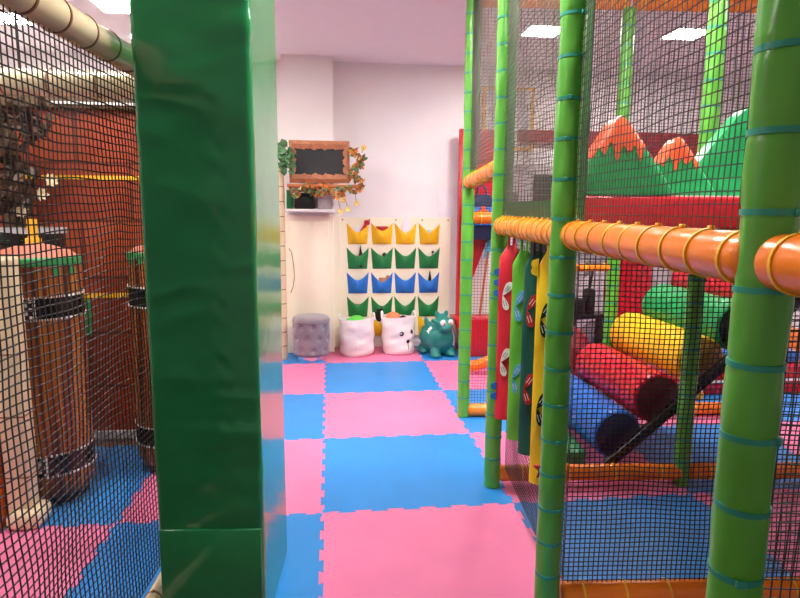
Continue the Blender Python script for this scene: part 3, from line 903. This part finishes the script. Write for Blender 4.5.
# faint paper sheet on the wall
bm = bmesh.new(); box(bm,(1.30,WY-.004,1.62),(.22,.006,.31)); simple('paper_notice', 'blank white sheet on the white wall right of the organizer', 'paper', bm, M['paper'])

# ------------------------------------------------------------------ pouf
t = thing('tufted_pouf', 'round grey velvet tufted pouf on a shiny base, left of the baskets', 'pouf', (-.185,6.045,0))
PRD = .188; PZ0, PZ1 = .05, .452
btn = []
for r_,zz in enumerate((.12,.24,.355)):
    for k in range(9): btn.append((2*PI*(k+(.5 if r_%2 else 0))/9-PI/2+.12, zz))
def tuft(a, z):
    d = 0
    for ba, bz in btn:
        da = (a-ba+PI)%(2*PI)-PI; s = math.hypot(da*PRD, z-bz)
        d += .026*math.exp(-(s/.026)**2)
    return d
bm = bmesh.new()
segs = 128; rows = []
prof = [(.12,PZ0),(.165,PZ0+.004),(.178,PZ0+.02)]+[(PRD,PZ0+.03+(PZ1-PZ0-.06)*k/36) for k in range(37)]+[(PRD-.004,PZ1-.02),(PRD-.014,PZ1-.008),(PRD-.03,PZ1),(.12,PZ1+.006),(.06,PZ1+.009)]
for (r_,z) in prof:
    rows.append([bm.verts.new(((r_-tuft(2*PI*k/segs-PI,z))*math.cos(2*PI*k/segs-PI),(r_-tuft(2*PI*k/segs-PI,z))*math.sin(2*PI*k/segs-PI),z)) for k in range(segs)])
for A,B in zip(rows,rows[1:]):
    for k in range(segs): bm.faces.new((A[k],A[(k+1)%segs],B[(k+1)%segs],B[k]))
bm.faces.new(rows[-1]); bm.faces.new(rows[0])
obj('upholstery', bm, M['velvet'], t, 60)
bm = bmesh.new(); tube(bm, [(PRD*1.005*math.cos(a*PI/40),PRD*1.005*math.sin(a*PI/40),PZ1-.045) for a in range(80)], .006, 8, True); obj('seam_piping', bm, M['velvet'], t, 60)
for ba,bz in btn:
    if math.sin(ba) > .3: continue
    bm = bmesh.new(); ellipsoid(bm,((PRD-.022)*math.cos(ba),(PRD-.022)*math.sin(ba),bz),(.009,.009,.009),2); obj('button', bm, M['velvet'], t, 60)
bm = bmesh.new(); prof_rev(bm, V(0,0,0), V(0,0,1), [(0,0),(.150,0),(.152,.005),(.152,.05),(0,.05)], 48); o = obj('base_ring', bm, M['steel'], t, 40); o['label'] = 'shiny metal base'

# ------------------------------------------------------------------ white fabric baskets
def basket(x, y, r, h, label, face, seed, tilt=0):
    t = thing('fabric_basket', label, 'basket', (x,y,0), 0, 'white fabric baskets')
    rnd = random.Random(seed); ph = [rnd.uniform(0,6) for _ in range(6)]
    def rad(a, z):
        u = z/h
        return r*(1+.03*u+.012*math.sin(3*a+z*9+ph[0])+.030*math.sin(z*34+2*a+ph[1])+.018*math.sin(z*60-3*a+ph[2])*(1-u*.5)+.01*math.sin(7*a+ph[3])*u)
    def topz(a, z): return z+(-.022*math.sin(a)+.010*math.sin(a+ph[4])+.008*math.sin(2*a+ph[5]))*(z/h)
    segs = 72; N = 44
    bm = bmesh.new(); out = []
    for k in range(N+1):
        z = h*k/N; rr = min(1, .90+.10*min(1,(z/.03)))
        out.append([bm.verts.new((rad(2*PI*i/segs,z)*rr*math.cos(2*PI*i/segs), rad(2*PI*i/segs,z)*rr*math.sin(2*PI*i/segs), .002+topz(2*PI*i/segs,z))) for i in range(segs)])
    inn = []
    for z in (h,h*.75,h*.45):
        inn.append([bm.verts.new(((rad(2*PI*i/segs,z)-.008)*math.cos(2*PI*i/segs),(rad(2*PI*i/segs,z)-.008)*math.sin(2*PI*i/segs),.002+topz(2*PI*i/segs,z))) for i in range(segs)])
    L_ = out+inn
    for A,B in zip(L_,L_[1:]):
        for i in range(segs): bm.faces.new((A[i],A[(i+1)%segs],B[(i+1)%segs],B[i]))
    bm.faces.new(out[0]); bm.faces.new(inn[-1])
    obj('fabric_body', bm, M['canvas'], t, 70)
    for a0 in (PI*.93, PI*.08):
        bm = bmesh.new(); pts = []
        for k in range(9):
            s = -1+2*k/8; a = a0+s*.28; z = h-.02+.065*(1-s*s)
            R_ = r*1.045
            pts.append((R_*math.cos(a),R_*math.sin(a),z))
        tube(bm, pts, .011, 8); obj('handle', bm, M['canvas'], t, 60)
    if face:
        def patch(name, a0, z0, poly, m, lab, lift=.004):
            bm = bmesh.new(); A, B = [], []
            for (px,pz) in poly:
                a = a0+px/r; z = z0+pz; R_ = rad(a,z)+lift
                A.append(bm.verts.new((R_*math.cos(a),R_*math.sin(a),.002+topz(a,z)))); R_ -= lift+.004
                B.append(bm.verts.new((R_*math.cos(a),R_*math.sin(a),.002+topz(a,z))))
            bm.faces.new(A); bm.faces.new(B[::-1]); n = len(A)
            for k in range(n): bm.faces.new((A[k],A[(k+1)%n],B[(k+1)%n],B[k]))
            o = obj(name, bm, m, t); o['label'] = lab
        ell = lambda rx,rz,n=18: [(rx*math.cos(2*PI*k/n),rz*math.sin(2*PI*k/n)) for k in range(n)]
        fa = -PI/2+.50
        patch('eye', fa-.42, h*.575, ell(.021,.025), M['feltb'], 'black round eye', .005)
        patch('eye', fa+.30, h*.60, ell(.017,.022), M['feltb'], 'black round eye', .005)
        patch('eye_shine', fa-.42-.03, h*.585, ell(.008,.010), M['canvas'], 'white eye highlight', .008)
        patch('nose', fa+.02, h*.35, [(-.022,.008),(-.012,.018),(.012,.018),(.022,.008),(.012,-.012),(0,-.020),(-.012,-.012)], M['feltb'], 'black nose', .006)
        patch('mouth_line', fa+.03, h*.22, [(-.002,.032),(.002,.032),(.003,-.03),(-.001,-.03)], M['leafb'], 'thin brown mouth line', .005)
    return t
basket(.287,6.235,.178,.385,'plain white fabric basket with green toys, beside the grey pouf',False,4)
basket(.735,6.27,.172,.395,'white fabric basket with an animal face, beside the teal dinosaur',True,9)
bm = bmesh.new(); ellipsoid(bm,(0,0,0),(.085,.08,.06)); ellipsoid(bm,(.075,-.02,-.02),(.05,.05,.04)); ellipsoid(bm,(-.07,.0,-.015),(.05,.05,.045))
o = simple('toy_pile', 'bright green soft toy on top of the plain white basket', 'toy', bm, M['lime'], 60, None, (.285,6.235,.358))
bm = bmesh.new(); ellipsoid(bm,(0,0,0),(.082,.08,.06)); simple('play_ball', 'orange ball inside the white basket with the face', 'ball', bm, M['coral'], 60, None, (.675,6.25,.385))
bm = bmesh.new(); ellipsoid(bm,(0,0,0),(.035,.035,.03)); simple('play_ball', 'small black ball beside the orange ball in the face basket', 'ball', bm, M['black'], 60, None, (.775,6.20,.388))

# ------------------------------------------------------------------ teal inflatable dinosaur
t = thing('dinosaur_toy', 'teal inflatable hopping dinosaur on the blue mat by the red plinth', 'toy', (1.14,6.13,0), math.radians(18))
bm = bmesh.new()
def E3(c, r, ry=0, rx=0, rz=0): ellipsoid(bm, c, r, 3, (Matrix.Rotation(rz,3,'Z') @ Matrix.Rotation(ry,3,'Y') @ Matrix.Rotation(rx,3,'X')))
# local frame: faces -Y
E3((0,.05,.19),(.165,.20,.165)); E3((0,-.05,.185),(.145,.135,.155)); E3((0,-.09,.28),(.085,.085,.10),rx=.3)
E3((0,-.115,.355),(.088,.09,.078)); E3((0,-.185,.320),(.070,.058,.050))
for s in (-1,1):
    E3((s*.085,-.10,.05),(.055,.06,.06)); E3((s*.088,-.13,.026),(.056,.06,.028))
    E3((s*.105,.13,.05),(.055,.065,.06)); E3((s*.11,.11,.026),(.056,.065,.028))
    E3((s*.050,-.075,.445),(.030,.024,.05),ry=s*.3); E3((s*.10,-.09,.39),(.036,.018,.024),ry=-s*.4)
E3((0,.27,.17),(.05,.11,.05),rx=.5); E3((0,-.10,.435),(.016,.04,.03))
E3((-.115,.03,.335),(.026,.04,.085),ry=-.2); E3((-.09,.0,.31),(.03,.06,.05)); E3((.12,.03,.33),(.026,.04,.075),ry=.2)
body = obj('inflatable_body', bm, M['teal'], t)
md = body.modifiers.new('remesh','REMESH'); md.mode = 'VOXEL'; md.voxel_size = .011; md.use_smooth_shade = True
md = body.modifiers.new('smooth','SMOOTH'); md.factor = .5; md.iterations = 8
for s in (-1,1):
    bm = bmesh.new(); ellipsoid(bm,(s*.046,-.192,.376),(.030,.018,.034),3); o = obj('eye', bm, M['white'], t, 60); o['label'] = 'white eye'
    bm = bmesh.new(); ellipsoid(bm,(s*.038,-.209,.372),(.012,.006,.015),2); o = obj('pupil', bm, M['frame'], t, 60); o['label'] = 'brown pupil'
for s in (-1,1):
    bm = bmesh.new(); ellipsoid(bm,(s*.02,-.240,.328),(.008,.006,.006),2); obj('nostril', bm, M['leafb'], t, 60)
for k,(dx,dz) in enumerate(((0,0),(.03,.022),(.06,.038),(.03,-.018),(.06,.002))):
    bm = bmesh.new(); ellipsoid(bm,(-.140+dx*.55,-.045+dx*.1-dz*.2,.268+dz),(.014,.022,.011),2,Matrix.Rotation(.5,3,'X')); o = obj('wing_marking', bm, M['white'], t, 60); o['label'] = 'white wing marking'

# ------------------------------------------------------------------ chalkboard, shelf and greenery on the pier
t = thing('framed_chalkboard', 'blackboard in a brown stone-look frame above the white shelf', 'chalkboard', (-.083,6.07,1.985), 0)
bm = bmesh.new()
n = 80
def rect(w_,h_,u):
    p = u*2*(w_+h_)
    if p < w_: return (-w_/2+p,-h_/2)
    p -= w_
    if p < h_: return (w_/2,-h_/2+p)
    p -= h_
    if p < w_: return (w_/2-p,h_/2)
    p -= w_
    return (-w_/2,h_/2-p)
outer, inner = [], []
corners = [0,.59/(2*(.59+.405)),.5,.5+.59/(2*(.59+.405))]
us = sorted(set([k/n for k in range(n)]+corners))
for u in us:
    x,z = rect(.59,.405,u); outer.append((x,z))
    a = Vector((x*.47/.59, z*.24/.405)); j = .010*math.sin(u*90)+.007*math.sin(u*190+1)
    a *= (1+j/ max(.1,a.length)*1.0); inner.append((a.x,a.y))
m_ = len(us)
vo = [bm.verts.new((x,-.02,z)) for x,z in outer]; vi = [bm.verts.new((x,-.028,z)) for x,z in inner]
vm = [bm.verts.new(((x*.55+X_*.45),-.042,(z*.55+Z_*.45))) for (x,z),(X_,Z_) in zip(outer,inner)]
bo = [bm.verts.new((x,.05,z)) for x,z in outer]; bi = [bm.verts.new((x,.05,z)) for x,z in inner]
for A,B in ((vo,vm),(vm,vi),(vi,bi),(bi,bo),(bo,vo)):
    for k in range(m_): bm.faces.new((A[k],A[(k+1)%m_],B[(k+1)%m_],B[k]))
obj('stone_frame', bm, M['frame'], t, 40)
bm = bmesh.new(); box(bm,(0,-.008,0),(.50,.012,.27)); obj('slate_panel', bm, M['slate'], t)
bm = bmesh.new(); box(bm,(0,.115,0),(.55,.128,.36),bev=.005); o = obj('back_case', bm, M['white'], t); o['label'] = 'white case behind the frame'
bm = bmesh.new(); box(bm, (-.05,6.13,1.752), (.70,.24,.03), bev=.006); simple('wooden_ledge','narrow brown wooden ledge under the framed blackboard','shelf',bm,M['wood'])
bm = bmesh.new(); box(bm, (-.182,6.2,1.51), (.49,.21,.03), bev=.004); simple('wall_shelf', 'white shelf under the framed blackboard', 'shelf', bm, M['white'])
bm = bmesh.new(); box(bm,(-.385,6.2,1.62),(.06,.15,.185),bev=.004); simple('storage_box','dark green upright box at the left end of the white shelf','box',bm,M['pk_g'])
t = thing('storage_box','black plastic box in the middle of the white shelf','box',(-.24,6.2,1.527))
bm = bmesh.new(); box(bm,(0,0,.07),(.20,.16,.14),bev=.012); obj('box_body',bm,M['black'],t,40)
bm = bmesh.new(); box(bm,(0,0,.148),(.212,.172,.018),bev=.005); obj('lid',bm,M['black'],t,40)
t = thing('storage_box','grey see-through box at the right end of the white shelf','box',(-.035,6.2,1.527))
bm = bmesh.new(); box(bm,(0,0,.055),(.15,.15,.11),bev=.012); obj('box_body',bm,M['grey'],t,40)
bm = bmesh.new(); box(bm,(0,0,.117),(.158,.158,.015),bev=.005); obj('lid',bm,M['white'],t,40)
# beige post like bamboo
t = thing('bamboo_post', 'pale padded post with brown rings standing left of the grey pouf', 'post', (-.478,6.06,0))
bm = bmesh.new(); pr = [(0,0),(.043,0)]
z = 0
while z < 1.94:
    z1 = min(z+.145,1.95)
    pr += [(.046,z+.006),(.050,z+.03),(.050,z1-.03),(.046,z1-.006)]; z = z1
pr += [(.043,1.965),(0,1.965)]
prof_rev(bm, V(0,0,0), V(0,0,1), pr, 28); obj('padding', bm, M['beige'], t, 50)
for k in range(1,14):
    bm = bmesh.new(); prof_rev(bm, V(0,0,.145*k-.004), V(0,0,1), [(.042,0),(.0485,0),(.0485,.008),(.042,.008)], 24); o = obj('tie_ring', bm, M['btie'], t, 40); o['label'] = 'brown ring'
# ivy on top of the post
t = thing('ivy_plant', 'trailing green ivy at the top of the pale post by the blackboard', 'plant', (-.455,6.06,1.968))
bm = bmesh.new(); bs_ = bmesh.new()
for k in range(60):
    p = V(random.uniform(-.06,.10),random.uniform(-.13,.02),random.uniform(-.06,.19))
    leaf(bm, p, (rnd_dir()+V(0,-.3,-.3)), (V(0,-1,.3)+rnd_dir()*.5).normalized(), random.uniform(.05,.085), random.uniform(.045,.07))
for k in range(7):
    tube(bs_, [(0,0,0),(random.uniform(-.04,.05),random.uniform(-.08,0),.06),(random.uniform(-.05,.09),random.uniform(-.11,0),random.uniform(.1,.17))], .003, 5)
obj('leaves', bm, M['leafg'], t); obj('stems', bs_, M['leafb'], t)
# autumn garland along the ledge and up the right side of the board
t = thing('autumn_garland', 'garland of orange and brown autumn leaves under and right of the blackboard', 'garland', (-.05,6.06,1.745))
bv = bmesh.new(); bo_ = bmesh.new(); bb = bmesh.new(); by = bmesh.new(); bg = bmesh.new()
path = []
for k in range(60): path.append(V(-.30+.60*k/59, -.05-.02*math.sin(k*.5), -.035-.03*math.sin(k*.33)))
for k in range(44): path.append(V(.31+.05*math.sin(k*.25)+.02, -.03, -.03+.40*k/43))
tube(bv, path[::3], .006, 6)
for p in path:
    for q in range(3):
        tgt = random.choices([bo_,bb,by,bg],[.30,.38,.12,.20])[0]
        pp = p+rnd_dir()*random.uniform(.0,.045)
        leaf(tgt, pp, rnd_dir()+V(0,-.2,-.4), (V(0,-1,.3)+rnd_dir()*.7).normalized(), random.uniform(.04,.065), random.uniform(.025,.042))
for c,nl in (((.20,-.05,-.13),6),((.24,-.05,-.22),6),((.17,-.04,-.24),6),((.33,-.03,-.16),6),((.40,-.03,.38),6)):
    fb = bmesh.new()
    tube(bv, [V(*c), V(c[0]-.02,-.05,min(c[2]+.1,-.04) if c[2]<0 else c[2]-.05)], .003, 5)
    for q in range(nl):
        a = 2*PI*q/nl+c[0]*9; leaf(fb, V(*c), V(math.cos(a),-.5,math.sin(a)), V(0,-1,0), .034, .030)
    o = obj('flower', fb, M['leafy'], t); o['label'] = 'pale yellow flower'
obj('vine', bv, M['leafb'], t); o = obj('orange_leaves', bo_, M['leafo'], t); o = obj('brown_leaves', bb, M['leafb'], t); obj('yellow_leaves', by, M['leafy'], t); obj('green_leaves', bg, M['leafg'], t)
# thin cable down the cream panel
bm = bmesh.new(); tube(bm, [(-.41,6.281,1.12),(-.385,6.279,1.08),(-.365,6.278,.95),(-.36,6.278,.82),(-.375,6.279,.72),(-.40,6.281,.66)], .004, 6)
simple('power_cable', 'thin dark cable curving down the cream panel above the pouf', 'cable', bm, M['leafb'])

# ------------------------------------------------------------------ left enclosure: beige bars and black net
base = V(-.68,2.85,0)
en = thing('net_enclosure', 'enclosure of pale beige padded bars and black netting on the left', 'net enclosure', base)
def NA(y): return V(-.69+.0807*(y-2.3), y, 0)
bm = bmesh.new(); prof_rev(bm, NA(2.86)-base, V(0,0,1), [(0,0),(.048,0),(.048,2.12),(0,2.12)], 24); obj('padded_post', bm, M['beige'], en, 40)
bar(NA(2.84)+V(0,0,2.04), NA(.3)+V(0,0,2.04), .047, 16, 'beige', 'btie', en, 'pale beige padded bar', 'brown tie', base=base, pad=.03)
bar(V(-.66,2.86,2.058), V(-2.9,2.86,2.058), .055, 11, 'beige', 'btie', en, 'pale beige padded bar', 'brown tie', base=base, pad=.03)
bar(NA(2.84)+V(.015,0,.035), NA(1.2)+V(.015,0,.035), .032, 9, 'beige', 'btie', en, 'pale beige padded bar', 'brown tie', base=base, pad=.03)
net(NA(2.80)+V(0,0,.1), NA(.62)+V(0,0,.1), NA(2.80)+V(0,0,2.0), .0245, 'safety_net', None, 'lnet', en, base, .008, .0025)

# ------------------------------------------------------------------ punch bags
def punch_bag(x, y, label, r=.205, h=1.2, z0=.07):
    t = thing('punch_bag', label, 'punch bag', (x,y,z0), 0, 'brown plank-print punch bags')
    bm = bmesh.new()
    prof_rev(bm, V(0,0,0), V(0,0,1), [(0,-.02),(r*.9,-.02),(r*.985,.01),(r,.06),(r,h*.5),(r,h-.05),(r*.99,h)], 48); obj('bag_body', bm, M['plank'], t, 50)
    bm = bmesh.new(); prof_rev(bm, V(0,0,h), V(0,0,1), [(r*.99,0),(r*.8,.035),(r*.4,.062),(.03,.075),(0,.075)], 48); o = obj('domed_top', bm, M['dome'], t, 60); o['label'] = 'dull pink domed top'
    bm = bmesh.new(); prof_rev(bm, V(0,0,h-.03), V(0,0,1), [(r,0),(r+.005,.008),(r+.004,.035),(r*.95,.042)], 48)
    for k in range(7):
        a = 2*PI*k/7+random.uniform(-.3,.3); l = random.uniform(.015,.05)
        box(bm, ((r+.004)*math.cos(a),(r+.004)*math.sin(a),h-.03-l/2), (.006,.03,l), rz=a)
    o = obj('leafy_rim', bm, M['rimg'], t); o['label'] = 'green leafy rim'
    for zb in (h-.235, .16):
        bm = bmesh.new(); prof_rev(bm, V(0,0,zb-.05), V(0,0,1), [(r,0),(r+.006,0),(r+.006,.10),(r,.10)], 48); bo2 = obj('black_band', bm, M['blackv'], t, 40); bo2['label'] = 'black band with white stitching'
        bm = bmesh.new()
        for s in (-1,1):
            for k in range(56):
                a = 2*PI*k/56; box(bm, ((r+.007)*math.cos(a),(r+.007)*math.sin(a),zb+s*.055), (.004,.013,.010), rz=a)
        for ac in (-PI/2+.22,-PI/2+2.3,-PI/2-2.0):                     # white lattice motif
            for i in range(4):
                for j in range(5):
                    if (i+j)%2 == 0 or i in (0,3):
                        a = ac+(i-1.5)*.075; box(bm, ((r+.008)*math.cos(a),(r+.008)*math.sin(a),zb+(j-2)*.02), (.004,.011,.014), rz=a)
        o = obj('white_stitching', bm, M['feltw'], bo2)
    bm = bmesh.new(); prof_rev(bm, V(0,0,-.062), V(0,0,1), [(0,0),(r*.84,0),(r*.88,.04),(0,.042)], 40); o = obj('shade_disc', bm, M['black'], t, 40); o['label'] = 'black disc for the shade under the bag'  # black disc fills in the shade beneath the bag
    bm = bmesh.new(); box(bm,(0,0,h+.13),(.045,.012,.13)); box(bm,(0,0,h+.085),(.07,.03,.03),bev=.005); o = obj('hanging_strap', bm, M['ytie'], t); o['label'] = 'yellow hanging strap'
    bm = bmesh.new(); tube(bm,[(0,0,h+.19),(0,0,CEIL-z0-.002)],.004,6); o = obj('hanging_cord', bm, M['black'], t); o['label'] = 'thin black cord'
    return t
punch_bag(-1.485,3.23,'large brown plank-print punch bag with black bands, nearest behind the net')
punch_bag(-.935,3.58,'second brown punch bag half hidden behind the green pillar', h=1.20)
# beige square post at the left edge
t = thing('padded_stand', 'pale beige padded square post at the left edge behind the net', 'post', (-1.49,2.93,0))
bm = bmesh.new(); box(bm,(0,0,.66),(.115,.11,1.28),bev=.02,seg=3); obj('padding', bm, M['beige'], t, 40)
bm = bmesh.new(); box(bm,(.03,-.02,.045),(.15,.17,.09),bev=.03,seg=3); obj('foot', bm, M['beige'], t, 40)
for k in range(3):
    bm = bmesh.new(); box(bm,(0,0,.25+.30*k),(.121,.116,.008),bev=.002,seg=1); obj('tie_ring', bm, M['btie'], t)
bm = bmesh.new(); box(bm,(-1.625,2.90,.65),(.13,.11,1.30),bev=.015); simple('orange_panel','orange padded panel at the far left edge behind the net','panel',bm,M['orn'])
# decorative totem tree with leaves, flowers and a planter
t = thing('artificial_tree', 'dark artificial tree with pale flowers in front of the orange block wall', 'artificial tree', (-1.86,3.84,0))
bm = bmesh.new()
tube(bm, [(0,0,0),(.02,0,.6),(-.02,0,1.2),(.03,-.02,1.7),(0,-.02,2.08)], lambda u:.075-.03*u, 12)
tube(bm, [(0,0,1.3),(.12,-.08,1.55),(.22,-.1,1.62)], .02, 8); tube(bm, [(0,0,1.6),(-.12,-.08,1.8),(-.2,-.1,1.95)], .02, 8)
obj('trunk', bm, M['deck'], t, 60)
bm = bmesh.new()
for k in range(240):
    c = random.choice([(.0,-.13,2.0),(-.22,-.13,1.95),(.20,-.13,1.97),(.1,-.13,1.75),(-.12,-.13,1.75),(.16,-.13,2.02),(.05,-.13,1.6)])
    leaf(bm, V(*c)+rnd_dir()*random.uniform(.02,.12), rnd_dir()+V(0,-.6,-.3), rnd_dir(), random.uniform(.07,.12), random.uniform(.035,.06))
obj('dark_leaves', bm, M['darkleaf'], t)
for c in ((.22,-.12,1.60),(.28,-.12,1.68),(.12,-.16,1.50),(.15,-.16,1.38),(.08,-.16,1.28),(-.1,-.18,1.86),(.0,-.18,1.95)):
    bm = bmesh.new()
    for q in range(7):
        a = 2*PI*q/7+c[2]*5; leaf(bm, V(*c), V(math.cos(a),-.5,math.sin(a)), V(0,-1,0), .042, .032)
    o = obj('flower', bm, M['beige'], t); o['label'] = 'pale flower'
t = thing('planter', 'dark planter with a pale rim high on the left behind the punch bag', 'planter', (-1.66,3.60,.0))
bm = bmesh.new(); prof_rev(bm, V(0,0,0), V(0,0,1), [(0,0),(.10,0),(.10,1.15),(.14,1.18),(.17,1.38),(.15,1.38),(.13,1.3),(0,1.3)], 32); obj('pot', bm, M['black'], t, 50)
bm = bmesh.new(); prof_rev(bm, V(0,0,1.38), V(0,0,1), [(.15,0),(.175,0),(.175,.03),(.15,.03),(.15,0)], 32); o = obj('rim', bm, M['grey'], t, 40); o['label'] = 'grey rim'
bm = bmesh.new()
for k in range(26):
    a = random.random()*6.28; leaf(bm, V(.10*math.cos(a),.10*math.sin(a),1.33), V(math.cos(a),math.sin(a),.5), V(0,0,1), .09,.04)
obj('leaves', bm, M['pk_g'], t)
# wall lamp in the enclosure
t = thing('pendant_lamp', 'small white lamp with a grey top hanging at the left edge before the tree', 'lamp', (-1.83,3.36,1.905))
bm = bmesh.new(); prof_rev(bm, V(0,0,0), V(0,0,1), [(0,0),(.07,.0),(.085,.02),(.08,.045),(0,.05)], 24); o = obj('lamp_shade', bm, M['white'], t, 50)
bm = bmesh.new(); prof_rev(bm, V(0,0,.052), V(0,0,1), [(0,0),(.09,0),(.07,.055),(.02,.07),(0,.07)], 24); tube(bm,[(0,0,.11),(0,0,.5),(0,0,CEIL-1.906)],.006,8); o = obj('lamp_housing', bm, M['grey'], t, 50)
